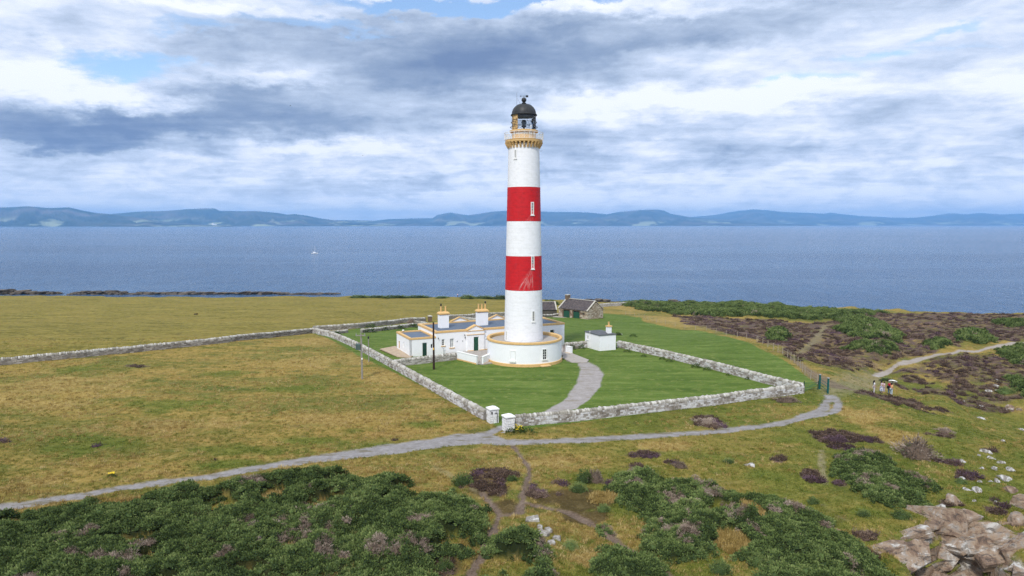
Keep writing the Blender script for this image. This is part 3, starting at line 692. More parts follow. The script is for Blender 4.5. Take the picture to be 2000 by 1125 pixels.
attrs = {'lawn':reg['lawn'],'drive':reg['drive'],'track':reg['track'],'path':reg['path'],'dirt':reg['dirt'],'worn':reg['worn'],'heather':reg['heather'],
         'dry':reg['dry'],'bright':reg['bright'],'peat':reg['peat'],'rock':reg['rock'],'gorse':reg['gorse']}
linv = np.interp(XX, fw[::-1,0], fw[::-1,1], right=124)
attrs['farfield'] = ((YR > linv) & (XX < 40)).astype(float)*ss((40-XX)/20)
def terrain_part(k):
    sel = quads[cls == k].reshape(-1, 4)
    if not len(sel): return
    u, inv = np.unique(sel, return_inverse=True); inv = inv.reshape(-1, 4)
    me = bpy.data.meshes.new(names[k][0]); me.vertices.add(len(u)); me.vertices.foreach_set('co', co_all[u].astype(np.float32).ravel())
    me.loops.add(inv.size); me.loops.foreach_set('vertex_index', inv.astype(np.int32).ravel())
    me.polygons.add(len(inv)); me.polygons.foreach_set('loop_start', np.arange(0, inv.size, 4, dtype=np.int32))
    me.polygons.foreach_set('loop_total', np.full(len(inv), 4, np.int32)) if bpy.app.version < (4, 0) else None
    me.polygons.foreach_set('use_smooth', np.ones(len(inv), bool))
    me.update(calc_edges=True)
    for an, av in attrs.items():
        a_ = me.attributes.new(an, 'FLOAT', 'POINT'); a_.data.foreach_set('value', av.reshape(-1)[u].astype(np.float32))
    me.materials.append(gm)
    o = bpy.data.objects.new(names[k][0], me); COL.objects.link(o); tag(o, names[k][1], kind='structure')
for k in names: terrain_part(k)
# ------------------------------------------------------------------ dry stone and whitewashed walls
def stone_mb(mb, rnd, a, b, z0f, h, th, side, m_len=.36, m_h=.175, tone=(.3, .7)):
    """rubble stones laid on one side of a wall running a->b; z0f(s) gives the foot height"""
    a = Vector(a); b = Vector(b); L = (b-a).length; d = (b-a)/L; n = Vector((d.y, -d.x))*side
    z = 0.0
    while z < h-.04:
        hh = min(rnd.uniform(.75, 1.35)*m_h, h-z); s = -rnd.uniform(0, m_len)
        while s < L:
            l = rnd.uniform(.6, 1.6)*m_len; s0 = max(s, 0); s1 = min(s+l, L)
            if s1-s0 > .06:
                g = .014; p0 = rnd.uniform(.0, .035); o = th/2-.02
                j = [rnd.uniform(-.018, .018) for _ in range(8)]
                zb = z0f((s0+s1)/2)+z-.12
                q = []
                for (ss_, zz_, k) in ((s0+g, g, 0), (s1-g, g, 1), (s1-g, hh-g, 2), (s0+g, hh-g, 3)):
                    c0 = a+d*(ss_+j[k])+n*(o+.02+p0); q.append((c0.x, c0.y, zb+zz_+j[k+4]))
                bk = []
                for (ss_, zz_) in ((s0+g*.4, g*.4), (s1-g*.4, g*.4), (s1-g*.4, hh-g*.4), (s0+g*.4, hh-g*.4)):
                    c0 = a+d*ss_+n*(o-.03); bk.append((c0.x, c0.y, zb+zz_))
                fs = [(0,1,2,3),(0,4,5,1),(1,5,6,2),(2,6,7,3),(3,7,4,0)]
                if side < 0: fs = [f[::-1] for f in fs]
                mb.add(q+bk, fs, rnd.uniform(*tone))
            s += l
        z += hh
def cope_mesh(rnd, w, l, h):
    """rounded upright coping stone, length l along the wall (x), width w across (y)"""
    mb = MB(); n = 6; prof = []
    for i in range(n+1):
        a = math.pi*i/n; prof.append((-w/2*math.cos(a)*(1+rnd.uniform(-.07, .07)), h*.45+h*.55*math.sin(a)*(1+rnd.uniform(-.1, .1))))
    prof = [(-w/2, 0)]+prof+[(w/2, 0)]
    m = len(prof); v = []
    for x, k in ((-l/2, .86), (-l/2+l*.16, 1), (l/2-l*.16, 1.02), (l/2, .85)):
        sk = rnd.uniform(-.03, .03)
        v += [(x+rnd.uniform(-.012, .012), y*k+sk, z*k if z > .05 else z) for y, z in prof]
    f = [(j*m+i, j*m+i+1, (j+1)*m+i+1, (j+1)*m+i) for j in range(3) for i in range(m-1)]
    f += [tuple(range(m-1, -1, -1)), tuple(range(3*m, 4*m))]
    return mb.add(v, f, rnd.uniform(.15, .85))
cr = random.Random(3)
COPES = [cope_mesh(cr, cr.uniform(.46, .60), cr.uniform(.19, .30), cr.uniform(.26, .36)) for _ in range(8)]
COPE_ME = []
for c_ in COPES:
    me = c_.mesh('coping_stone'); me.materials.append(M_COPE); COPE_ME.append(me)
def stone_wall(name, label, pts, h=1.2, th=.5, m=None, cat='wall', near_copes=0, near_from=0.0, zfun=None, m_len=.36, m_h=.175, cope=True, seed=1, tone=(.3,.7)):
    """pts in metres; a wall is one thing: core, wall_stones (joined), coping stones"""
    rnd = random.Random(seed); m = m or M_WWALL; zf = zfun or Hf
    root = empty(name, (pts[0][0], pts[0][1], zf(*pts[0])), 0, label, cat); ox, oy, oz = root.location
    st = MB(); core = MB(); cp = MB(); nc = 0; hb = h-(.30 if cope else 0)
    for i in range(len(pts)-1):
        a = Vector(pts[i]); b = Vector(pts[i+1]); L = (b-a).length; d = (b-a)/L; ang = math.atan2(d.y, d.x)
        ks = np.arange(0, L+1.5, 1.5); zk = [zf(*(a+d*min(k, L))) for k in ks]
        f = lambda s: float(np.interp(s, ks, zk))
        for side in (1, -1): stone_mb(st, rnd, a, b, f, hb, th, side, m_len, m_h, tone)
        n = Vector((d.y, -d.x)); o = th/2-.03
        for k in range(len(ks)-1):
            s0 = ks[k]-(.1 if k == 0 else 0); s1 = min(ks[k+1], L)+(.1 if k == len(ks)-2 else 0); v = []
            for s_, z_ in ((s0, f(s0)), (s1, f(s1))):
                p = a+d*s_
                for sg in (1, -1): v += [(p.x+n.x*o*sg, p.y+n.y*o*sg, z_-.5), (p.x+n.x*o*sg, p.y+n.y*o*sg, z_+hb-.1)]
            core.add(v, [(0,1,5,4),(2,6,7,3),(1,3,7,5),(0,2,3,1),(4,5,7,6)])
        if cope:
            s = 0.0
            while s < L-.12:
                k = rnd.randrange(8); l = max(v_[0] for v_ in COPES[k].v)*2; s += l/2
                p = a+d*s; z = f(s)+hb-.14; sc = rnd.uniform(.9, 1.12); rz = ang+rnd.uniform(-.12, .12); tl = rnd.uniform(-.12, .12)
                if near_copes and nc < near_copes and p.y < near_from:
                    link_copy('coping_stone', COPE_ME[k], root, (p.x-ox, p.y-oy, z-oz), (0, tl, rz), (1, sc, sc)); nc += 1
                else:
                    M = Matrix.Translation((p.x, p.y, z)) @ Matrix.Rotation(rz, 4, 'Z') @ Matrix.Rotation(tl, 4, 'Y') @ Matrix.Diagonal((1, sc, sc, 1))
                    cp.add([tuple(M @ Vector(q)) for q in COPES[k].v], COPES[k].f, COPES[k].c[0]*.8+rnd.uniform(0, .25))
                s += l/2+.01
    T = Matrix.Translation((-ox, -oy, -oz))
    core.xf(T).build('wall_core', M_MORT, root)
    st.xf(T).build('wall_stones', m, root, kind='stuff')
    if cp.v: cp.xf(T).build('coping_stones', M_COPE, root, kind='stuff')
    return root
W1 = GP([(611,650),(800,741),(948,820)]); W1 = [W1[0], W1[-1]]
pA = Gx(961, 826); pB = Gx(992, 843)
stone_wall('boundary_wall', 'whitewashed rubble wall running from the left gate pillar up to the field wall corner', W1[::-1], near_copes=120, near_from=95, seed=11)
W2 = GP([(1006,832),(1120,822),(1240,808),(1400,790),(1480,778),(1567,767)])
stone_wall('boundary_wall', 'whitewashed rubble wall from the right gate pillar along the front of the lawn', W2, near_copes=200, near_from=200, seed=12, h=1.28)
W3 = [W2[-1], Gx(1490,747), Gx(1400,723), Gx(1300,698.5), Gx(1207,678)]
W3[0] = (W2[-1][0]+.1, W2[-1][1]+.3)
stone_wall('boundary_wall', 'whitewashed rubble wall from the far right corner back to the small white outhouse', W3, seed=13, near_copes=110, near_from=110, h=1.25)
stone_wall('yard_wall', 'short whitewashed rubble wall between the drum and the small white outhouse', GP([(1103,682),(1146,678.5)]), seed=14)
stone_wall('yard_wall', 'grey rubble wall from the left boundary wall to the white courtyard wall', GP([(770,716),(892,702)]), seed=15, m=M_GWALL, h=1.15, tone=(.45,.95))
WF = GP([(608,651),(450,668),(300,684),(150,699),(0,713),(-200,734),(-420,758)])
stone_wall('field_wall', 'long grey dry stone wall crossing the fields at left', WF, seed=16, m=M_GWALL, m_len=.5, m_h=.16, h=1.2, near_copes=290, near_from=999, tone=(.25,.75))
stone_wall('garden_wall', 'grey dry stone wall behind the lawn left of the cottage', GP([(612,647),(700,641),(830,628.5)]), seed=17, m=M_GWALL, h=1.25, tone=(.3,.7))
stone_wall('garden_wall', 'low grey inner wall with tufts along its foot left of the cottage', GP([(706,650),(835,637)]), seed=18, m=M_GWALL, h=.95)
stone_wall('garden_wall', 'short stub of low wall in the left corner of the lawn', GP([(640,654),(678,650)]), seed=19, m=M_GWALL, h=.85)
stone_wall('garden_wall', 'short wall end joining the back wall beside the bush behind the cottage', GP([(806,632),(832,634.5)]), seed=29, m=M_GWALL, h=.85)
stone_wall('garden_wall', 'grey dry stone wall behind the two cottage chimneys', GP([(872,624),(985,617.5),(1056,614)]), seed=20, m=M_GWALL, h=1.3)
stone_wall('garden_wall', 'low whitish wall of the small enclosure behind the cottage', GP([(900,624.5),(930,628),(985,624)]), seed=21, m=M_GWALL, h=1.0, tone=(.5,1))
stone_wall('yard_wall', 'low pale topped wall in front of the slate roofed shed', GP([(1052,619.5),(1091,617)]), seed=22, m=M_GWALL, h=1.0)
stone_wall('field_wall', 'pale stone wall seen beyond the stone garage at right', GP([(1172,600),(1215,596.5),(1262,594)]), seed=23, m=M_GWALL, h=1.3, tone=(.7,1))

# ------------------------------------------------------------------ gate pillars
def pillar(loc, rz, label, h=1.62, w=.92, m=M_WWALL, seed=1):
    root = empty('gate_pillar', (*loc, Hf(*loc)), rz, label, 'gate pillar'); rnd = random.Random(seed)
    b = MB(); b.box(-w/2, w/2, -w/2, w/2, -.4, h-.28); b.build('shaft', M_PILL, root)
    st = MB()
    for k in range(4):
        c = [(-w/2,-w/2),(w/2,-w/2),(w/2,w/2),(-w/2,w/2)]
        stone_mb(st, rnd, c[k], c[(k+1) % 4], lambda s: .1, h-.30, .0, 1, .36, .24, (.72, 1.0))
    st.build('facing_stones', M_PILLS, root, kind='stuff')
    c = MB(); v = w/2+.07
    c.box(-w/2-.04, w/2+.04, -w/2-.04, w/2+.04, h-.29, h-.25); c.build('cap_joint', M_BLACK, root)
    c = MB(); c.box(-v, v, -v, v, h-.25, h-.12)
    c.add([(-v,-v,h-.12),(v,-v,h-.12),(v,v,h-.12),(-v,v,h-.12),(0,0,h+.10)], [(0,1,4),(1,2,4),(2,3,4),(3,0,4)]); c.build('cap', M_WHITE2, root)
    return root
M_PILL = M_MORT; M_PILLS = tone_mat('pillar_whitewash', [(0,(.2,.19,.17)),(.55,(.33,.32,.30)),(.68,(.66,.66,.66)),(1,(.78,.78,.78))], noise_s=3)
g1 = pillar((pA[0]+.05, pA[1]+.3), R(25), 'white gate pillar with a dark letter slot, left of the entrance', seed=4)
q = MB(); q.box(-.33, -.20, -.50, -.47, .95, 1.2); q.build('slot_plate', M_BLACK, g1)
q = MB(); q.box(.02, .34, -.50, -.475, 1.0, 1.07); q.box(.27, .33, -.50, -.475, .05, .98); q.build('latch_iron', M_BLACK, g1)
g2 = pillar((pB[0]+.05, pB[1]+.4), R(25), 'white gate pillar beside the yellow flowers, right of the entrance', seed=5)
gp = Gx(840, 628.5); root = empty('gate_pillar', (*gp, Hf(*gp)), R(25), 'lone grey stone pillar at the end of the back garden wall', 'gate pillar')
q = MB(); q.box(-.4,.4,-.4,.4,-.3,1.35); q.build('shaft', M_GAR, root); q = MB(); q.box(-.5,.5,-.5,.5,1.35,1.48); q.add([(-.5,-.5,1.48),(.5,-.5,1.48),(.5,.5,1.48),(-.5,.5,1.48),(0,0,1.7)],[(0,1,4),(1,2,4),(2,3,4),(3,0,4)]); q.build('cap', M_PALESTONE, root)

# ------------------------------------------------------------------ window and door makers (local frame: wall face at y=0 looking toward -y)
def window(parent, x0, x1, z0, z1, y=0, bars=(2, 2), pane=M_GLASS, fr=.06, depth=.16, sill=True, sill_m=None, fm=M_WHITE2):
    f = MB(); yy = y+depth
    f.box(x0, x0+fr, yy-.05, yy+.05, z0, z1); f.box(x1-fr, x1, yy-.05, yy+.05, z0, z1)
    f.box(x0+fr, x1-fr, yy-.05, yy+.05, z0, z0+fr); f.box(x0+fr, x1-fr, yy-.05, yy+.05, z1-fr, z1)
    root = f.build('window', fm, parent)
    g = MB(); nx, nz = bars; bw = .035
    for i in range(1, nx):
        x = x0+fr+(x1-x0-2*fr)*i/nx; g.box(x-bw/2, x+bw/2, yy-.035, yy+.02, z0+fr, z1-fr)
    for j in range(1, nz):
        z = z0+fr+(z1-z0-2*fr)*j/nz; g.box(x0+fr, x1-fr, yy-.030, yy+.015, z-bw/2, z+bw/2)
    if g.v: g.build('glazing_bar', fm, root)
    p = MB(); p.box(x0+fr, x1-fr, yy+.022, yy+.04, z0+fr, z1-fr); p.build('pane', pane, root)
    if sill:
        s_ = MB(); s_.box(x0-.12, x1+.12, y-.10, y+depth-.05, z0-.13, z0-.002); s_.build('sill', sill_m or fm, root)
    return root
def door(parent, x0, x1, z0, z1, y, m, depth=.14, jamb=M_WHITE2):
    f = MB(); yy = y+depth
    f.box(x0, x0+.07, yy-.05, yy+.05, z0, z1); f.box(x1-.07, x1, yy-.05, yy+.05, z0, z1); f.box(x0+.07, x1-.07, yy-.05, yy+.05, z1-.07, z1)
    root = MB().box(x0+.07, x1-.07, yy-.02, yy+.03, z0, z1-.07).build('door', m, parent)
    f.build('door_frame', jamb, root)
    q = MB(); w_ = x1-x0
    for a, c in ((.14, .48), (.54, .88)):
        q.box(x0+w_*a, x0+w_*c, yy-.035, yy-.022, z0+.2, z0+(z1-z0)*.42); q.box(x0+w_*a, x0+w_*c, yy-.035, yy-.022, z0+(z1-z0)*.5, z1-.25)
    q.build('door_panel', m, root)
    MB().tube((x1-.16, yy-.09, z0+1.0), (x1-.16, yy-.021, z0+1.0), .03, .03, 8).build('handle', M_BLACK, root)
    return root

# ------------------------------------------------------------------ keepers' cottage
CA = R(25)
cott = empty('keepers_cottage', (-11.75, 104.2, 0), CA, 'long white flat roofed keepers cottage with ochre trim behind the tower', 'cottage')
cott.location.z = min(Hf(-11.75, 104.2), 0)
L_, D_, HW = 22.7, 9.2, 3.35
PX0, PX1 = 5.15, 8.0     # the pedimented doorway bay
wh = MB()
holes = [(.95,1.42,1.35,2.35),(2.3,2.95,.95,2.35),(9.0,9.6,.95,2.35),(11.0,11.6,1.3,2.2),(20.0,20.8,1.9,2.6)]
wh.wall(PX0, HW, .35, [h for h in holes if h[1] < PX0])
wh.wall(L_-PX1, HW, .35, [(h[0]-PX1, h[1]-PX1, h[2], h[3]) for h in holes if h[0] > PX1], x=PX1)
wh.box(0, .35, .352, D_, -.4, HW); wh.box(L_-.35, L_, .352, D_, -.4, HW); wh.box(.352, L_-.352, D_-.35, D_, -.4, HW)
wh.box(0, PX0, .002, .348, -.4, 0); wh.box(PX1, L_, .002, .348, -.4, 0)
wh.build('wall', M_WHITE, cott)
for i, h in enumerate(holes):
    window(cott, *h, bars=(2, 3) if i == 0 else (2, 2) if i < 4 else (1, 1), pane=M_GLASS if i in (0, 2, 3, 4) else M_PALEGL, sill=i < 3, sill_m=M_OCHRE)
pb = MB()
pb.wall(PX1-PX0, HW+.10, .45, [(1.02, 1.92, .05, 2.42)], y=-.25, x=PX0)
pb.build('porch_bay', M_WHITE, cott)
door(cott, PX0+1.02, PX0+1.92, .05, 2.42, -.25, M_GREEN)
q = MB(); q.box(PX0-.08, PX1+.08, -.34, .1, 2.75, 2.83); q.build('cornice', M_OCHRE, cott)
q = MB(); yc = (-.27, .55); zb = HW+.101; xm = (PX0+PX1)/2
q.add([(PX0+.05,yc[0]+.04,zb),(PX1-.05,yc[0]+.04,zb),(xm,yc[0]+.04,zb+.72),(PX0+.05,yc[1],zb),(PX1-.05,yc[1],zb),(xm,yc[1],zb+.72)], [(0,1,2),(5,4,3),(0,3,4,1),(1,4,5,2),(2,5,3,0)])
q.build('pediment', M_WHITE, cott)
def rake(parent, x0, x1, xm, z0, zr, y0, y1, t_=.15):
    q = MB()
    for a, b_ in ((x0, xm), (x1, xm)):
        s_ = 1 if b_ > a else -1
        v = [(a-.12*s_,y0,z0),(b_,y0,zr),(b_,y0,zr+t_),(a-.12*s_,y0,z0+t_),(a-.12*s_,y1,z0),(b_,y1,zr),(b_,y1,zr+t_),(a-.12*s_,y1,z0+t_)]
        f = [(0,1,2,3),(7,6,5,4),(0,4,5,1),(1,5,6,2),(2,6,7,3),(3,7,4,0)]
        q.add(v, f if s_ > 0 else [k[::-1] for k in f])
    q.box(x0-.10, x1+.10, y0+.005, y0+.22, z0-.12, z0-.003)
    return q.build('pediment_coping', M_OCHRE, parent)
rake(cott, PX0, PX1, xm, zb, zb+.72, yc[0]-.05, yc[1]+.04)
# parapet
cpz = HW+.002
def parapet(parent, x0, x1, y0, y1, z, w=.42, h=.30, skip=None):
    q = MB(); o = .06
    segs = [(x0-o, x1+o, y0-o, y0+w)] if skip is None else [(x0-o, skip[0], y0-o, y0+w), (skip[1], x1+o, y0-o, y0+w)]
    for a, b_, c, d_ in segs: q.box(a, b_, c, d_, z, z+h)
    q.box(x0-o, x1+o, y1-w, y1+o, z, z+h)
    q.box(x0-o, x0+w, y0+w+.002, y1-w-.002, z, z+h); q.box(x1-w, x1+o, y0+w+.002, y1-w-.002, z, z+h)
    return q.build('parapet_coping', M_OCHRE, parent)
parapet(cott, 0, L_, 0, D_, cpz, skip=(PX0-.002, PX1+.002))
q = MB(); q.box(.43, L_-.43, .43, D_-.43, HW-.05, HW+.10); 
for i in range(1, 9): q.box(.45, L_-.45, .43+i*.93-.02, .43+i*.93+.02, HW+.10, HW+.125)
q.build('roof', M_ROOF, cott)
# rear pediments
for xc in (7.3, 14.2):
    q = MB(); q.add([(xc-1.5,D_-.3,cpz+.3),(xc+1.5,D_-.3,cpz+.3),(xc,D_-.3,cpz+.95),(xc-1.5,D_,cpz+.3),(xc+1.5,D_,cpz+.3),(xc,D_,cpz+.95)], [(0,1,2),(5,4,3),(0,3,4,1),(1,4,5,2),(2,5,3,0)])
    q.build('pediment', M_WHITE, cott); rake(cott, xc-1.5, xc+1.5, xc, cpz+.30, cpz+.95, D_-.42, D_+.06)
def chimney(parent, x, y, w, d, z0, h, pots, cowl):
    q = MB(); q.box(x-w/2, x+w/2, y-d/2, y+d/2, z0, z0+h); root = q.build('chimney', M_WHITE, parent)
    q = MB(); q.box(x-w/2-.05, x+w/2+.05, y-d/2-.05, y+d/2+.05, z0+h, z0+h+.07); q.build('drip_course', M_BLACK, root)
    q = MB(); z = z0+h+.07; q.box(x-w/2-.12, x+w/2+.12, y-d/2-.12, y+d/2+.12, z, z+.22)
    a, b_ = w/2+.12, d/2+.12; c_, e = w/2-.15, d/2-.15
    q.add([(x-a,y-b_,z+.22),(x+a,y-b_,z+.22),(x+a,y+b_,z+.22),(x-a,y+b_,z+.22),(x-c_,y-e,z+.42),(x+c_,y-e,z+.42),(x+c_,y+e,z+.42),(x-c_,y+e,z+.42)], [(0,1,5,4),(1,2,6,5),(2,3,7,6),(3,0,4,7),(4,5,6,7)])
    q.build('cap', M_OCHRE, root)
    for i in range(pots):
        px_ = x-w/2+w*(i+.5)/pots if pots > 1 else x
        q = MB(); zz_ = z+.40; q.lathe([(.13,zz_),(.145,zz_+.1),(.125,zz_+.55),(.125,zz_+.78),(.16,zz_+.80),(.16,zz_+.88),(.10,zz_+.88),(.10,zz_+.6)], 14, px_, y); q.build('chimney_pot', M_OCHRE, root, smooth=True)
        if i == cowl:
            q = MB(); q.lathe([(.0,zz_+1.32),(.12,zz_+1.28),(.13,zz_+1.02),(.09,zz_+.92),(.09,zz_+.86)], 12, px_, y); q.build('cowl', M_BLACK, root, smooth=True)
    return root
chimney(cott, 2.85, 4.6, 1.55, 1.0, HW+.08, 2.15, 2, 0)
chimney(cott, 9.6, 4.6, 1.8, 1.05, HW+.08, 2.2, 3, 2)
for x_, z_ in ((.35,2.55),(4.7,2.75),(4.75,2.35)):
    q = MB(); q.tube((x_,-.02,z_+.12),(x_,-.18,z_+.12),.02); q.lathe([(.03,z_+.14),(.07,z_+.08),(.055,z_-.08),(.03,z_-.1)], 8, x_, -.19); q.build('wall_lamp', M_BLACK, cott)
for x_ in (4.4, 8.4, 3.5):
    q = MB(); q.box(x_-.07, x_+.07, -.03, -.001, 1.75, 1.95); q.build('wall_vent', M_GREY, cott)
q = MB(); q.tube((1.15,-.25,.0),(1.15,-.25,1.0),.03,.03,6); q.tube((.95,-.25,1.0),(1.35,-.25,1.0),.03,.03,6); q.build('stand_pipe', M_GREY, cott)
q = MB(); q.box(PX0-.05, PX0+1.015, -.32, -.252, -.25, .30); q.box(PX0+1.925, L_*.62, -.07 if False else -.32, -.252, -.25, .30) if False else q.box(PX0+1.925, PX1+.05, -.32, -.252, -.25, .30)
q.box(PX1+.06, 14.5, -.06, -.002, -.25, .30); q.build('plinth', M_OCHRE, cott)
# left annex, lower
AH = 2.62; AX = -4.15; AD = 7.4
q = MB(); q.wall(-AX-.002, AH, .3, [(1.95,2.75,.0,2.05),(3.3,3.65,1.05,1.75)], y=.0, x=AX)
q.build('annex_wall', M_WHITE, cott)
MB().box(AX+.302, -.002, AD-.3, AD, -.4, AH).build('annex_wall', M_WHITE, cott)
MB().box(AX+.302, -.002, .004, .298, -.4, -.002).build('annex_footing', M_WHITE, cott)
# end wall with openings faces -x: build in a rotated frame
q = MB(); q.wall(AD, AH+.4, .3, [(1.05,1.75,.75,1.95),(3.75,4.25,1.35,2.15)], z=-.4)
i0 = Matrix.Translation((AX, AD, 0)) @ Matrix.Rotation(-math.pi/2, 4, 'Z')
q.v = [(x, y, z) for x, y, z in q.v]; q.xf(i0); q.build('annex_wall', M_WHITE, cott)
ew = empty('annex_end', (AX, AD, 0), -math.pi/2); ew.parent = cott
def on_end(o): o.parent = cott; o.matrix_parent_inverse = Matrix.Identity(4); o.matrix_basis = i0
for (a, b_, c_, d_), pn, ff in (((AD-1.75-2.6,AD-1.05-2.6,.35,1.5), M_OCHRE, M_OCHRE), ((AD-5.6,AD-5.1,.95,1.75), M_PALEGL, M_WHITE2)): pass
bpy.data.objects.remove(ew)
def end_window(x0, x1, z0, z1, pane, fm, sill):
    w_ = window(cott, x0, x1, z0, z1, bars=(1,1), pane=pane, fm=fm, sill=sill, depth=.10); w_.matrix_basis = i0
end_window(3.75, 4.25, 1.35-.4, 2.15-.4, M_PALEGL, M_WHITE2, False)
end_window(1.05, 1.75, .35, 1.55, M_TAN, M_OCHRE, False)
window(cott, AX+3.3, AX+3.65, 1.05, 1.75, bars=(1,1), sill=False)
door(cott, AX+1.95, AX+2.75, .0, 2.05, 0, M_GREEND, depth=.10)
q = MB(); o_ = .06
q.box(AX-o_, -.001, -o_, .36, AH, AH+.26); q.box(AX-o_, -.001, AD-.36, AD+o_, AH, AH+.26); q.box(AX-o_, AX+.36, .362, AD-.362, AH, AH+.26); q.box(-.30, -.001, .362, AD-.362, AH, AH+.26)
q.build('parapet_coping', M_OCHRE, cott)
q = MB(); q.box(AX+.362, -.302, .362, AD-.362, AH-.08, AH+.07); q.build('roof', M_ROOF, cott)
q = MB(); q.lathe([(.0,AH+.55),(.16,AH+.50),(.2,AH+.36),(.0,AH+.30)], 10, AX+1.0, AD-.3); q.build('roof_vent', M_WHITE2, cott, smooth=True)

# ------------------------------------------------------------------ courtyard paving, walls, gates
def sheet(name, poly, m, z=.03, label=None, kind='structure'):
    q = MB(); q.prism(poly, z-.12, z); return q.build(name, m, kind=kind, label=label)
DX, DY, DR = 1.85, 100.15, 5.5
cyd = [Gx(p_[0], p_[1]) for p_ in ((893,702),(932,711.5),(942,713),(952,706))]
def cl(x, y, z=0): v = Matrix.Rotation(CA, 4, 'Z') @ Vector((x, y, 0)); return (v.x-11.75, v.y+104.2)
sheet('courtyard', [cyd[0], cyd[1], cyd[2], (-2.6,97.2), (DX, DY), (9.5,104), cl(L_-1,-.35), cl(1.5,-.35)], M_CONC, .10, 'stone paved courtyard between the cottage and the tower drum')
sheet('patio', [Gx(742,684), Gx(772,679), Gx(812,694), Gx(800,700), Gx(776,698)], M_TAN, .06, 'tan paved strip round the left end of the cottage')
sheet('paved_path', SLAB, M_CONC, .06, 'pale paved path leading from the drum to the gravel drive')
def flat_wall(name, label, a, b, h, th=.32, z=0):
    a = Vector(a); b = Vector(b); L = (b-a).length; ang = math.atan2((b-a).y, (b-a).x)
    root = empty(name, (a.x, a.y, z), ang, label, 'wall')
    q = MB(); q.box(0, L, -th/2, th/2, -.3, h-.10); q.build('wall_body', M_WHITE, root)
    q = MB(); q.box(-.03, L+.03, -th/2-.04, th/2+.04, h-.098, h); q.build('coping', M_WHITE2, root)
    q = MB(); q.box(-.02, L+.02, -th/2-.03, -th/2-.002, -.3, .14); q.build('plinth', M_OCHRE, root)
    return root
flat_wall('courtyard_wall', 'smooth white courtyard wall left of the small iron gate', cyd[0], cyd[1], 1.2)
flat_wall('courtyard_wall', 'short white courtyard wall between the small iron gate and the drum', Gx(942,712.5), (DX-DR+.35, DY-1.5), 1.15)
flat_wall('courtyard_wall', 'white wall stub beside the gate on the right of the drum', Gx(1106.5,690.5), Gx(1116,692.5), 1.1, .45)
def iron_gate(label, a, b, h=1.25, m=M_BLACK, cross=True):
    a = Vector(a); b = Vector(b); L = (b-a).length; ang = math.atan2((b-a).y, (b-a).x)
    root = empty('iron_gate', (a.x, a.y, Hf(a.x, a.y)), ang, label, 'gate'); r = .022
    for x in (.03, L-.03): MB().tube((x,0,0),(x,0,h),.03,.03,8).build('gate_post', m, root)
    for z in (.15, h*.55, h-.08): MB().tube((.03,0,z),(L-.03,0,z),r,r,6).build('rail', m, root)
    if cross:
        MB().tube((.03,0,.15),(L-.03,0,h-.08),r,r,6).build('brace', m, root); MB().tube((.03,0,h-.08),(L-.03,0,.15),r,r,6).build('brace', m, root)
    return root
iron_gate('small pale iron gate with crossed braces in the courtyard wall', Gx(932.5,712.3), Gx(941,712.6), m=mat('pale_gate_paint', (.45,.42,.38), .6))
iron_gate('small dark iron gate on the right of the drum', Gx(1100.5,689.5), Gx(1106,691), m=mat('rust_gate_paint', (.13,.07,.05), .7))

# ------------------------------------------------------------------ lighthouse
TX, TY = 1.72, 100.3
lh = empty('lighthouse', (TX, TY, 0), 0, 'tall white lighthouse tower with two red bands and a black domed lantern', 'lighthouse')
def rad(px_w, z): return px_w/2/F*fwd(TY, z)
zb_ = {k: Zat(1022, v, TY) for k, v in dict(r1t=366.4, r1b=432.3, r2t=499.2, r2b=565.0, top=289, base=676).items()}
prof_pts = sorted([(Zat(1022, y, TY), rad(w_, Zat(1022, y, TY))) for y, w_ in ((289,60.5),(366,64),(432,66.5),(499,69.3),(565,71.8),(620,73.8),(676,76))])
def tr_(z): return float(np.interp(z, [p[0] for p in prof_pts], [p[1] for p in prof_pts]))
cam_off = -1.0
W_TW = [(1039.6, 407.2, 24.5), (1040.3, 512.5, 25), (1041.6, 617.5, 21), (1006.9, 300.5, 17), (989.8, 655.5, 19)]
def tw_pos(px, py):
    Y = TY-2.5
    for _ in range(6):
        z = Zat(px, py, Y); X = (px-1000)/F*fwd(Y, z); r = tr_(z) if z < zb_['top'] else 2.26
        dx = X-TX; Y = TY-math.sqrt(max(r*r-dx*dx, .01))
    return dx, Y-TY, z, r
tws = [tw_pos(p_[0], p_[1]) for p_ in W_TW]
s1 = tws[0]; s2 = tws[1]
M_TW = tower_mat('tower_whitewash', (.82,.83,.86), (.72,.725,.73))
M_TR = tower_mat('tower_red_paint', (.56,.012,.018), (.40,.012,.016), [(s1[0], s1[2]-.95, 1.9, .30), (s2[0], s2[2]-.95, 4.2, .42)])
def band(name, z0, z1, m, label=None):
    zs = np.linspace(z0, z1, max(2, int((z1-z0)/1.2)+1)); return MB().lathe([(tr_(z)+(.012 if m is M_TR else 0), z) for z in zs], 96).build(name, m, lh, smooth=True, label=label)
band('tower_shaft', -.3, zb_['r2b'], M_TW, 'white bottom section of the tower'); band('tower_band', zb_['r2b'], zb_['r2t'], M_TR, 'lower red band'); band('tower_shaft', zb_['r2t'], zb_['r1b'], M_TW, 'white section between the red bands')
band('tower_band', zb_['r1b'], zb_['r1t'], M_TR, 'upper red band'); band('tower_shaft', zb_['r1t'], zb_['top']+.5, M_TW, 'white top section of the tower')
